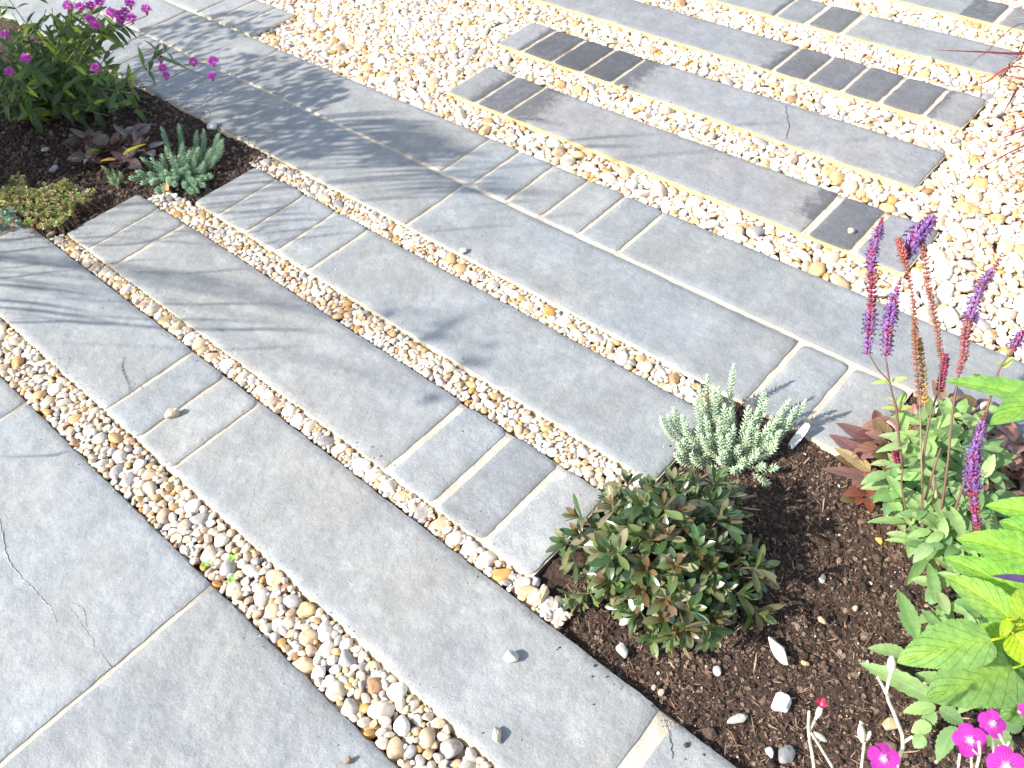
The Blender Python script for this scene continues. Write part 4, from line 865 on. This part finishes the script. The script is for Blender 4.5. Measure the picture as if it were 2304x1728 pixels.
    for b, t, w, hb in [((1520, 810), (1385, 505), 100, .06), ((1560, 850), (1395, 650), 90, .05), ((1650, 1230), (1140, 980), 130, .05), ((1460, 930), (1195, 885), 100, .04), ((1640, 1260), (1425, 1300), 90, .04), ((1620, 1280), (1565, 1410), 90, .04), ((1770, 1390), (1650, 1625), 120, .04), ((1610, 1380), (1480, 1430), 100, .04), ((1560, 1450), (1500, 1530), 90, .03),
                        ((1660, 1270), (1820, 1380), 110, .04), ((1640, 590), (1590, 330), 80, .07), ((1620, 470), (1480, 440), 90, .06), ((1660, 480), (1740, 390), 100, .06), ((1650, 500), (1600, 600), 110, .06), ((1700, 720), (1590, 740), 150, .05), ((1700, 620), (1680, 770), 120, .05), ((1770, 1150), (1500, 1050), 120, .05), ((1800, 1400), (1900, 1560), 130, .04), ((1950, 1400), (2140, 1560), 180, .04), ((2050, 1330), (2200, 1400), 170, .05)]:
        B = P(*ti(*b), hb); T = P(*ti(*t), hb - .012); leaf_to(lf, B, T, UP + RNG.normal(0, .15, 3), size(w / 3, T), shape='lance', bend=.5, fold=.2, col=jit(random.choice(GR), .12, .06), nseg=16, serr=.07)
    for i in range(420):     # the leafy base
        a = random.uniform(0, 6.28); r = random.random() ** .5; x, y = ((2035 + 120 * r * math.cos(a), 1045 + 150 * r * math.sin(a)) if i % 3 else (2120 + 100 * r * math.cos(a), 1290 + 230 * r * math.sin(a)))
        if x < 1955 and y > 1110: continue
        h = random.uniform(.02, .12); B = P(x, y, h); d = rdir(random.uniform(0, 6.28), random.uniform(-.1, .7)); l = random.uniform(.035, .058)
        leaf(lf, B, d, UP, l, l * .40, 'lance', random.uniform(.2, .9), .2, jit(random.choice(GR), .15, .07), 12, .05)
    lf.build('foliage', M_SALVIA, root)
salvia()

# --- large lime-green serrated leaves
def lime_plant():
    root = empty('lime_leaved_plant', P(2330, 1560, -.02), 'plant with big bright lime-green serrated leaves at the right edge', 'plant'); LM = [(.24, .48, .08), (.20, .43, .08), (.27, .50, .10)]
    hub = P(2300, 1350, .27); n = 0
    for b, t, w, hb, shp, col, bend in [((2000, 830), (1385, 975), 310, .33, 'ovate', (.24, .45, .12), .5), ((2140, 1010), (1585, 1215), 420, .27, 'heart', (.21, .38, .13), .5), ((2130, 700), (1695, 415), 230, .33, 'ovate', LM[2], .5), ((2330, 600), (1690, 295), 250, .30, 'ovate', LM[1], .4),
                                        ((2350, 330), (1770, 175), 280, .32, 'ovate', LM[0], .4), ((2150, 790), (2300, 1020), 230, .33, 'ovate', (.40, .56, .03), .5), ((2200, 700), (2330, 480), 210, .34, 'ovate', (.36, .52, .06), .5), ((2350, 820), (2080, 560), 220, .31, 'ovate', LM[0], .5), ((2360, 200), (2050, 60), 200, .28, 'ovate', LM[1], .5), ((1980, 560), (1880, 280), 190, .26, 'ovate', (.40, .52, .16), .4),
                                        ((2300, 520), (1900, 560), 260, .26, 'ovate', LM[1], .4), ((2300, 1250), (2060, 1340), 240, .2, 'ovate', (.13, .26, .09), .5), ((2140, 900), (2330, 1170), 260, .26, 'ovate', (.14, .30, .07), .5), ((2110, 700), (2060, 820), 70, .34, 'ovate', (.40, .58, .04), .3), ((2120, 690), (2180, 640), 60, .345, 'ovate', (.42, .60, .06), .3)]:
        B = P(*ti(*b), hb); T = P(*ti(*t), hb - .01); mb = MB(); leaf_to(mb, B, T, UP + RNG.normal(0, .1, 3), size(w / 3, T) * 1.08, shape=shp, bend=bend, fold=.14, col=jit(col, .06, .04), nseg=60, serr=.03, corr=.030, cs=(-1, -.78, -.55, -.3, -.1, 0, .1, .3, .55, .78, 1))
        tube(mb, [B, B + (B - T) * .12 + np.array([0, 0, .0]), (B + hub) / 2 + np.array([0, 0, .01]), hub], .0016, .002, (.42, .50, .05), 8, 6); mb.build('leaf', M_LIME, root)
    for b, t, w, hb in [((2380, 480), (2040, 330), 240, .27), ((2380, 700), (1990, 690), 250, .26), ((2400, 820), (2150, 960), 260, .27), ((2420, 60), (1960, -40), 210, .27), ((2400, 1150), (2130, 1240), 220, .2), ((2120, 860), (1880, 760), 220, .24), ((2400, 340), (2120, 470), 230, .24)]:
        B = P(*ti(*b), hb); T = P(*ti(*t), hb - .012); mb = MB(); leaf_to(mb, B, T, UP + RNG.normal(0, .22, 3), size(w / 3, T), shape='ovate', bend=random.uniform(.4, .9), fold=random.uniform(.05, .25), col=jit(random.choice(LM), .15, .05), nseg=60, serr=.03, corr=.030, cs=(-1, -.78, -.55, -.3, -.1, 0, .1, .3, .55, .78, 1), twist=random.uniform(-.3, .3))
        tube(mb, [B, (B + hub) / 2, hub], .0016, .002, (.42, .50, .05), 6, 6); mb.build('leaf', M_LIME, root)
    for b, t, w, hb in [((2420, 980), (1695, 812), 210, .33), ((2420, 900), (1990, 1095), 230, .345)]:
        B = P(*tf(*b), hb); T = P(*tf(*t), hb - .005); mb = MB(); leaf_to(mb, B, T, UP + RNG.normal(0, .1, 3), size(w / 3, T) * 1.1, shape='ovate', bend=.4, fold=.16, col=jit((.22, .44, .10), .05), nseg=60, serr=.03, corr=.030, cs=(-1, -.78, -.55, -.3, -.1, 0, .1, .3, .55, .78, 1))
        tube(mb, [B, (B + hub) / 2, hub], .0016, .002, (.42, .50, .05), 8, 6); mb.build('leaf', M_LIME, root)
    mb = MB(); tube(mb, [P(2330, 1560, -.02), P(2330, 1450, .14), hub], .006, .004, (.30, .36, .12), 10, 8); mb.build('stem', M_STEM, root)
    mb = MB(); B = P(*ti(2330, 455), .36); T = P(*ti(1995, 415), .36); leaf_to(mb, B, T, UP, size(20, T), shape='lance', bend=.2, fold=.1, col=(.085, .05, .14), nseg=14)
    tag(mb.build('fallen_petal', M_SALVIA), 'slim dark violet petal lying on the lime-green leaves at the right edge', 'petal')
lime_plant()

# --- felted white stems with magenta flowers
def campion():
    root = empty('rose_campion', P(1830, 1830, -.02), 'white-felted branching stems with magenta flowers in the bottom right corner', 'flowering plant'); FE = (.66, .66, .49)
    def stem(pts, w0=10, w1=8, nm='stem'):
        c = [P(*ti(x, y), h) for x, y, h in pts]; m = MB(); tube(m, c, size(w0 / 3, c[0]) * .72, size(w1 / 3, c[-1]) * .72, FE, 16, 8); return m.build(nm, M_FELT, root)
    def bud(p, d, w, l, col=FE):
        m = MB(); a = P(*ti(*p[:2]), p[2]); b = P(*ti(*d[:2]), d[2]); r = size(w / 3, a) ; blob(m, a - (b - a) * .1, b - a, r, np.linalg.norm(b - a) * l, col, 10, 9, pw=.7); return m.build('bud', M_FELT, root)
    G = P(1830, 1830, -.02)
    stem([(880, 2600, .02), (860, 1900, .30), (850, 1655, .40), (815, 1430, .45), (818, 1290, .48)], 13, 11); stem([(820, 1420, .45), (860, 1340, .465), (890, 1285, .48)], 11, 14); stem([(970, 1655, .40), (900, 1540, .425), (830, 1430, .45)], 12, 10)
    bud((870, 1330, .468), (900, 1250, .485), 20, 1.1); bud((855, 1430, .448), (935, 1490, .435), 18, 1.1)
    stem([(1150, 2600, .02), (1140, 1900, .30), (1158, 1655, .38), (1178, 1485, .43)], 12, 11); bud((1165, 1490, .43), (1150, 1370, .455), 24, 1.1); bud((1185, 1480, .43), (1215, 1425, .442), 16, 1.2); stem([(1170, 1485, .43), (1120, 1450, .435)], 4, 3); stem([(1150, 1400, .45), (1150, 1355, .46)], 8, 7)
    stem([(1340, 2600, .03), (1370, 1900, .34), (1385, 1655, .42), (1430, 1490, .46), (1375, 1320, .50), (1320, 1180, .53), (1345, 1060, .555), (1352, 990, .57)], 15, 12); stem([(1322, 1185, .53), (1285, 1110, .545), (1262, 1070, .555)], 12, 10); stem([(1432, 1490, .46), (1490, 1455, .47)], 14, 12)
    bud((1350, 1040, .56), (1355, 925, .585), 27, 1.05)
    for x, y, h in ((1860, 1480, .50), (2000, 1370, .50), (2090, 1640, .50), (1300, 1600, .46), (2225, 1280, .5)): stem([(x + 60, 2600, .02), (x + 20, 1950, .30), (x + 12, y + 150, h - .06), (x, y + 8, h - .006)], 12, 9)
    stem([(1905, 1655, .47), (1925, 1560, .495), (1918, 1490, .515)], 12, 13); stem([(1925, 1590, .49), (1880, 1540, .5)], 8, 8); stem([(2120, 1600, .47), (2095, 1530, .49), (2050, 1440, .505)], 10, 10); stem([(2095, 1530, .49), (2115, 1490, .50)], 9, 10); stem([(1785, 1655, .45), (1795, 1570, .47)], 10, 12); stem([(2090, 1530, .49), (2045, 1515, .495)], 8, 8)
    def flower(x, y, h, rpx, nrm, nm='flower', col=(.42, .03, .33)):
        c = P(*ti(x, y), h); r = size(rpx / 3, c); n = unit(nrm); m = MB(); ph = random.uniform(0, 1)
        for k in range(5):
            d = perp(n, ph + k * 2 * math.pi / 5); leaf(m, c - d * r * .02, unit(d + n * .10), n, r * random.uniform(.96, 1.05), r * .93, 'petal', random.uniform(.0, .7), random.uniform(-.12, .10), jit(col, .10, .03), 12, .0, random.uniform(-.25, .25))
        blob(m, c - n * .002, n, r * .07, .006, (.85, .55, .75), 6, 4)
        for k in range(5): blob(m, c + n * .001, unit(n + perp(n, k * 1.256) * .5), r * .03, .006, (.8, .6, .75), 4, 3)
        o = m.build(nm, M_PETAL, root); s = MB(); tube(s, [c - n * .018, c - n * .001], .0028, .0022, FE, 4, 8); s.build('calyx', M_FELT, o); return o
    V = np.array([-.25, -.2, 1])
    flower(1300, 1600, .46, 104, V); flower(1860, 1480, .50, 108, V); flower(2002, 1372, .50, 92, V + [.2, 0, 0]); flower(2095, 1650, .51, 128, V); flower(2235, 1285, .50, 60, V)
    c = P(*ti(895, 1250), .487); m = MB()
    for k in range(5): leaf(m, c, unit(UP * .8 + rdir(k * 1.256, 0)), rdir(k * 1.256, .3), size(17, c), size(10, c), 'petal', .3, .3, (.42, .015, .08), 5)
    m.build('wilted_flower', M_PETAL, root)
campion()

# --- red-leaved grass at the right
def red_grass():
    g0 = P(2460, 330, -.03); root = empty('red_grass', g0, 'ornamental grass with wine-red arching blades at the top right edge', 'ornamental grass'); mb = MB(); RD = [(.17, .028, .035), (.12, .025, .035), (.26, .04, .035), (.09, .03, .035), (.40, .22, .18)]
    def z7(x, y): return 1924 + x * .1302, y * .1302
    def blade(pts, wpx, col, n=22):
        c = spline([P(*p) for p in pts], n); v = []; uv = []
        for i in range(n):
            t = unit(c[min(i + 1, n - 1)] - c[max(i - 1, 0)]); s = i / (n - 1); sd = unit(np.cross(t, UP + .001)); w = size(wpx * 2.3, c[i]) * .5 * (1 - s) ** .7
            for a in (-1, 0, 1): v.append(c[i] + sd * w * a + UP * w * .35 * abs(a)); uv.append((a, s))
        mb.add(v, [(i * 3 + k, i * 3 + k + 1, i * 3 + 4 + k, i * 3 + 3 + k) for i in range(n - 1) for k in range(2)], col, uv)
    bx, by = 2460, 330
    def B(): return (bx + random.uniform(-25, 25), by + random.uniform(-25, 25), -.02)
    blade([B(), (2330, 110, .32), (2212, 118, .34), (2110, 113, .34), (2012, 108, .335)], 9, RD[0])
    for pts, w, k in [([(2230, 154, .30), (2125, 180, .29), (2085, 182, .27)], 5, 2), ([(2300, 60, .3), (2212, 38, .33), (2145, 52, .32)], 3, 4), ([(2290, 120, .3), (2212, 94, .31), (2170, 76, .31)], 4, 1), ([(2290, 210, .28), (2212, 188, .28), (2132, 149, .27)], 4, 1), ([(2212, 150, .3), (2180, 160, .29), (2150, 200, .24)], 3, 1),
                      ([(2290, 150, .3), (2212, 125, .3), (2180, 140, .28), (2140, 165, .25)], 3, 4), ([(2300, 230, .25), (2212, 190, .27), (2184, 216, .22), (2160, 260, .15)], 4, 1), ([(2250, 60, .35), (2125, 117, .3), (2092, 146, .27)], 2.2, 3), ([(2250, 100, .33), (2200, 120, .3), (2194, 144, .27)], 2, 3), ([(2280, 200, .25), (2212, 270, .18), (2150, 320, .1)], 3, 1)]: blade([B()] + pts, w, RD[k])
    for i in range(170):
        a = random.uniform(2.2, 4.6); r = random.uniform(140, 430); h = random.uniform(.12, .34); tx, ty = bx + r * math.cos(a) * 1.05, by - 60 + r * math.sin(a) * .8
        if tx < 2060 or ty > 420 or ty < -60: continue
        blade([B(), ((bx + tx) / 2, (by + ty) / 2 - 55, h + .06), (tx, ty, h)], random.uniform(2, 5), jit(random.choice(RD), .2))
    mb.build('blades', M_BLADE, root)
red_grass()

# --- purple-flowered leafy plant, upper left
def purple_plant():
    root = empty('purple_flowered_plant', P(110, 235, -.015), 'leafy green plant with purple pompom flowers in the top left corner', 'flowering plant'); st = MB(); lf = MB()
    GR = [(.065, .115, .035), (.085, .145, .04), (.05, .09, .035), (.12, .19, .045), (.28, .40, .03)]; GW = [.3, .3, .2, .12, .08]
    def leafy(pts, n0=5, L=(.04, .065), w=.26, s0=.25):
        c = tube(st, [P(*p) if len(p) == 3 and abs(p[0]) > 4 else p for p in pts], .0022, .0012, (.16, .17, .06), 12, 5)
        for j in range(n0):
            s = s0 + (1 - s0) * j / n0; i = min(10, int(s * 11)); p = c[i]; t = unit(c[i + 1] - c[i]); a0 = j * 1.7 + random.uniform(-.3, .3)
            for q in (0, math.pi):
                d = unit(t * .55 + perp(t, a0 + q)); l = random.uniform(*L); leaf(lf, p, d, t + UP * .5, l, l * w * random.uniform(.8, 1.2), 'lance', random.uniform(.3, 1.1), .2, jit(random.choices(GR, GW)[0], .2, .08), 8, .02)
    FL = [(147, 14, .40), (173, 16, .40), (196, 14, .41), (216, 6, .42), (195, 42, .38), (240, 29, .39), (253, 34, .39), (270, 27, .39), (285, 40, .38), (281, 8, .41), (316, 21, .39), (56, 127, .36), (20, 156, .35), (12, 76, .36), (206, 148, .25), (206, 55, .37), (262, 45, .375)]
    def base(): return (P(110 + random.uniform(-60, 70), 235 + random.uniform(-40, 25), -.018))
    def pom(x, y, h, r=.0125):
        r *= 1.22
        c = P(x, y, h); m = MB(); ax = unit((.1, -.2, 1))
        for k in range(46):
            z = 1 - 1.15 * (k + .5) / 46; a = k * 2.39996; d = unit(perp(ax, a) * math.sqrt(max(0, 1 - z * z)) + ax * z)
            leaf(m, c + d * r * .25, d, ax + RNG.normal(0, .4, 3), r * random.uniform(.7, 1.0), r * .42, 'spoon', .5, .2, jit((.56, .13, .58), .3, .08), 4)
        blob(m, c - ax * .017, ax, .005, .018, (.26, .16, .10), 7, 5); return m.build('flower', M_FLORET, root)
    for x, y, h in FL:
        b = base(); t = P(x, y, h) - UP * .015; leafy([b, (b + t) / 2 + np.array([random.uniform(-.02, .02), random.uniform(-.02, .02), .04]), t], 6); pom(x, y, h, .0125 if x > 40 else .011)
    # the branch leaning out over the paving
    leafy([base(), P(230, 190, .12), P(300, 150, .20), P(345, 118, .25), P(380, 95, .27)], 5, (.05, .07), .22, .45)
    for t in ((345, 95, .26), (318, 170, .2), (412, 155, .24), (360, 112, .25)): leaf_to(lf, P(335, 125, .245), P(*t), UP, .015, shape='lance', bend=.4, fold=.2, col=(.08, .13, .05), nseg=10)
    for (x, y, h, r) in ((418, 135, .22, .012), (461, 134, .22, .014), (458, 165, .21, .0115), (347, 130, .22, .009), (352, 148, .22, .012), (359, 163, .21, .010)): pom(x, y, h, r)
    tube(st, [P(345, 118, .245), P(385, 140, .23), P(416, 137, .215), P(450, 137, .213)], .0014, .001, (.16, .15, .07), 8, 4); tube(st, [P(385, 140, .23), P(420, 155, .215), P(455, 166, .203)], .0012, .001, (.16, .15, .07), 8, 4)
    tube(st, [P(330, 125, .245), P(345, 140, .23), P(357, 160, .205)], .0012, .001, (.16, .15, .07), 6, 4)
    for i in range(96):
        x, y = random.uniform(-60, 305), random.uniform(-25, 240)
        if x > 230 and y < 60: continue
        if 70 < x < 150 and y < 110 and random.random() < .75: continue
        if x > 300 - y * .05: continue
        h = .36 - y / 240 * .26 + random.uniform(-.05, .03); b = base(); t = P(x, y, max(.05, h)); leafy([b, (b + t) / 2 + UP * .03, t], 5)
    for i in range(26):
        b = base(); t = P(random.uniform(-10, 330), random.uniform(170, 262), random.uniform(.02, .07)); leafy([b, (b + t) / 2 + UP * .03, t], 4, (.05, .08), .3, .3)
    st.build('stems', M_STEM, root); lf.build('foliage', M_SALVIA, root)
purple_plant()

# --- tall leafy grass outside the left of the frame, whose shadows stripe the paving
def shadow_grass():
    K = math.cos(SUN_EL) / math.sin(SUN_EL); a2 = np.array([math.cos(SUN_AZ), math.sin(SUN_AZ)])
    def over(x, y, h): g = P(x, y, 0); return np.array([g[0] - a2[0] * K * h, g[1] - a2[1] * K * h, h])
    def hidden(p):
        x, y = proj(p); q = np.asarray(p) - [0, 0, CH]
        return (x < -12 or y < -12) or (-q @ CAM_B) < .05
    def blade(mb, pts, w, col, n=30, taper=1):
        c = spline(pts, n); v = []; uv = []
        for i in range(n):
            t = unit(c[min(i + 1, n - 1)] - c[max(i - 1, 0)]); s = i / (n - 1); sd = unit(np.cross(t, SD)); ww = w * .5 * min(1, max(.12, (s - .30) * 3.2)) * (1 - s ** 3 * taper)
            for a in (-1, 0, 1): v.append(c[i] + sd * ww * a + UP * ww * .2 * abs(a)); uv.append((a, s))
        mb.add(v, [(i * 3 + k, i * 3 + k + 1, i * 3 + 4 + k, i * 3 + 3 + k) for i in range(n - 1) for k in range(2)], col, uv)
    r1 = empty('tall_arching_grass', (-.15, 3.2, -.015), 'tall arching green grass just outside the top left, striping the walkway with shadows', 'ornamental grass'); mb = MB(); lf = MB(); bad = 0
    EXTRA = [(620 + 18 * k + random.uniform(-15, 15), 262 + 9 * k, 850 + 22 * k + random.uniform(-40, 40), 246 + 10.5 * k + random.uniform(-6, 6), .64, .78, random.uniform(.012, .02)) for k in range(18)]
    EXTRA += [(760 + 16 * k, 262 + 8 * k, 965 + 14 * k, 268 + 9 * k, .70, .84, random.uniform(.014, .024)) for k in range(9)]
    EXTRA += [(470 + 30 * k, 432 + 13 * k + random.uniform(-8, 8), 600 + 32 * k, 424 + 13 * k, .60, .68, .009) for k in range(7)]
    for x0, y0, x1, y1, h0, h1, w in [(560, 322, 737, 300, .62, .70, .012), (600, 345, 735, 322, .62, .72, .010), (640, 300, 930, 290, .62, .80, .014), (650, 318, 980, 318, .62, .80, .012), (690, 335, 985, 338, .64, .80, .012), (740, 268, 990, 262, .64, .82, .012), (560, 372, 760, 362, .6, .7, .012), (745, 362, 975, 350, .64, .76, .012), (740, 395, 910, 385, .62, .74, .008),
                                      (800, 432, 1020, 424, .64, .78, .009), (930, 500, 1140, 487, .66, .8, .006), (905, 410, 1110, 392, .7, .82, .010), (1120, 258, 1235, 276, .78, .85, .011), (1020, 285, 1220, 282, .78, .85, .007), (1200, 306, 1465, 288, .80, .95, .012), (1210, 320, 1400, 318, .80, .9, .016), (1240, 345, 1460, 360, .82, .92, .008), (1560, 272, 1700, 268, .95, 1.0, .008), (1060, 440, 1200, 436, .74, .8, .007), (1160, 470, 1300, 462, .78, .84, .007),
                                      (540, 395, 640, 400, .6, .62, .012), (600, 280, 740, 262, .6, .7, .012), (700, 250, 900, 240, .64, .76, .012)] + EXTRA:
        A, B_ = over(x0, y0, h0), over(x1, y1, h1)
        if not (hidden(A) and hidden(B_)): bad += 1; A = over(x0, y0, h0 + .12); B_ = over(x1, y1, h1 + .12)
        b = np.array([-.15 + random.uniform(-.06, .06), 3.2 + random.uniform(-.06, .06), -.015]); m = over(x0 - 260, y0 + 22, h0 * .95)
        blade(mb, [b, m, A, (A + B_) / 2 + UP * .012, B_], w, jit((.12, .2, .05), .2))
    # leafy sprays
    def spray(poly, n, hs, L=.05, w=.24, b0=(-.15, 3.2)):
        xs = [p[0] for p in poly]; ys = [p[1] for p in poly]; k = 0; tries = 0; pts = []
        while k < n and tries < n * 20:
            tries += 1; x, y = random.uniform(min(xs), max(xs)), random.uniform(min(ys), max(ys)); c = False; m = len(poly)
            for i in range(m):
                x1, y1 = poly[i]; x2, y2 = poly[(i + 1) % m]
                if (y1 > y) != (y2 > y) and x < (x2 - x1) * (y - y1) / (y2 - y1) + x1: c = not c
            if not c: continue
            p = over(x, y, random.uniform(*hs))
            if not hidden(p): continue
            k += 1; pts.append(p); l = L * random.uniform(.6, 1.3); d = unit(np.array([a2[0], a2[1], 0]) + RNG.normal(0, .35, 3)); leaf(lf, p - d * l * .5, d, -SD + RNG.normal(0, .3, 3), l, l * w, 'lance', .3, .1, jit((.09, .15, .05), .2), 6)
        for i in range(max(2, n // 14)):
            p = random.choice(pts); b = np.array([b0[0] + random.uniform(-.06, .06), b0[1] + random.uniform(-.06, .06), -.015]); tube(mb, [b, b + (p - b) * .5 + UP * .12, p], .0035, .0012, (.16, .2, .08), 14, 5)
    spray([(300, 62), (420, 32), (560, 22), (640, 42), (620, 62), (470, 90), (400, 100), (300, 95)], 190, (.55, .75), .055, .3)
    spray([(430, 130), (540, 115), (700, 130), (745, 165), (740, 215), (660, 250), (540, 232), (450, 185)], 330, (.55, .78), .06, .26)
    spray([(470, 215), (560, 232), (700, 260), (760, 290), (700, 345), (600, 330), (520, 285)], 260, (.55, .75), .06, .26)
    spray([(300, 105), (420, 100), (480, 150), (430, 215), (380, 200), (300, 150)], 150, (.5, .7), .06, .26)
    spray([(-20, 165), (250, 175), (400, 240), (520, 310), (470, 335), (380, 300), (300, 335), (150, 365), (-20, 385)], 1300, (.55, .85), .09, .40)
    spray([(370, 95), (470, 95), (500, 108), (420, 118)], 22, (.55, .7), .05, .26)
    spray([(770, 305), (930, 290), (1000, 330), (960, 350), (800, 350)], 90, (.66, .8), .07, .2)
    for poly, n in (([(935, 692), (1005, 682), (1010, 702), (940, 708)], 9), ([(900, 725), (970, 716), (965, 735), (905, 740)], 9), ([(985, 778), (1060, 775), (1058, 792), (990, 796)], 12), ([(905, 850), (965, 850), (960, 862), (910, 864)], 8), ([(805, 676), (850, 670), (850, 682), (810, 684)], 6), ([(1040, 742), (1075, 740), (1072, 748), (1042, 750)], 4), ([(1840, 300), (1870, 297)] + [(1868, 305)], 1)):
        spray(poly, n, (1.22, 1.28), .05, .28)
    mb.build('blades', M_BLADE, r1); lf.build('foliage', M_SALVIA, r1)
    r2 = empty('low_arching_grass', (-.55, 2.35, -.015), 'arching green grass outside the left edge that stripes the near slabs with shadow', 'ornamental grass'); mb = MB()
    for x0, y0, x1, y1, h0, h1, w in [(0, 600, 180, 583, .42, .5, .008), (-20, 615, 205, 640, .42, .5, .012), (-20, 648, 225, 680, .42, .52, .012), (0, 665, 290, 705, .42, .54, .012), (30, 697, 260, 700, .42, .5, .009), (0, 520, 150, 505, .5, .55, .012), (0, 545, 170, 530, .5, .55, .010), (0, 580, 140, 570, .42, .46, .006), (200, 700, 340, 712, .5, .56, .010),
                                      (400, 658, 690, 662, .5, .62, .008), (430, 712, 730, 718, .52, .64, .012), (340, 690, 600, 700, .5, .6, .008), (500, 755, 700, 748, .55, .6, .006), (170, 515, 330, 492, .5, .58, .008), (240, 530, 430, 505, .52, .58, .010), (180, 570, 380, 560, .52, .58, .007), (380, 590, 620, 580, .56, .62, .007), (480, 505, 640, 480, .58, .64, .009), (500, 530, 690, 510, .58, .64, .008), (540, 460, 640, 440, .6, .64, .008), (90, 985, 150, 978, .4, .42, .008)]:
        A, B_ = over(x0, y0, h0), over(x1, y1, h1); b = np.array([-.55 + random.uniform(-.05, .05), 2.35 + random.uniform(-.05, .05), -.015]); m = over(min(x0, 60) - 240, y0 + random.uniform(-6, 10), h0 * .9)
        if not (hidden(A) and hidden(B_)): bad += 1
        blade(mb, [b, m, A, (A + B_) / 2 + UP * .01, B_], w, jit((.12, .2, .05), .2))
    mb.build('blades', M_BLADE, r2); print('shadow casters in view:', bad)
shadow_grass()

# --- small things
mb = MB(); A, B_ = P(*tf(655, 1290), -.022), P(*tf(815, 1085), .035); w = size(17, A)
s_ = unit(np.cross(B_ - A, (-.3, -.2, 1))); n_ = unit(np.cross(s_, B_ - A)); d_ = B_ - A; pts = []
out = [(0, 0), (.30, -.42), (.55, -.5), (.8, -.5), (.97, -.35), (1, 0), (.97, .35), (.8, .5), (.55, .5), (.3, .42)]
top = [A + d_ * a + s_ * w * b + n_ * .0006 for a, b in out]; bot = [p - n_ * .0014 for p in top]; k = len(out)
mb.add(top + bot, [tuple(range(k)), tuple(range(k, 2 * k))[::-1]] + [(i, i + k, (i + 1) % k + k, (i + 1) % k) for i in range(k)], (.72, .76, .78))
tag(mb.build('plant_tag', M_SEDUM, smooth=False), 'blank white plastic plant tag stuck in the soil right of the blue-green stonecrop', 'plant tag')
for (x, y), lab in zip(((1505, 300), (1330, 345), (1500, 440)), ('tiny green weed seedling in the wide gravel strip, farthest of three', 'tiny green weed seedling against the front paving edge in the wide gravel strip', 'tiny green weed seedling in the wide gravel strip, lowest of three')):
    mb = MB()
    for k in range(5):
        p = P(x / 3, 1106 + y / 3, .004); leaf(mb, p, rdir(k * 1.3, .4), UP, .010, .006, 'ovate', .4, .2, jit((.20, .42, .06), .1), 4)
    tag(mb.build('weed_seedling', M_SALVIA), lab, 'weed', 'weed seedlings')
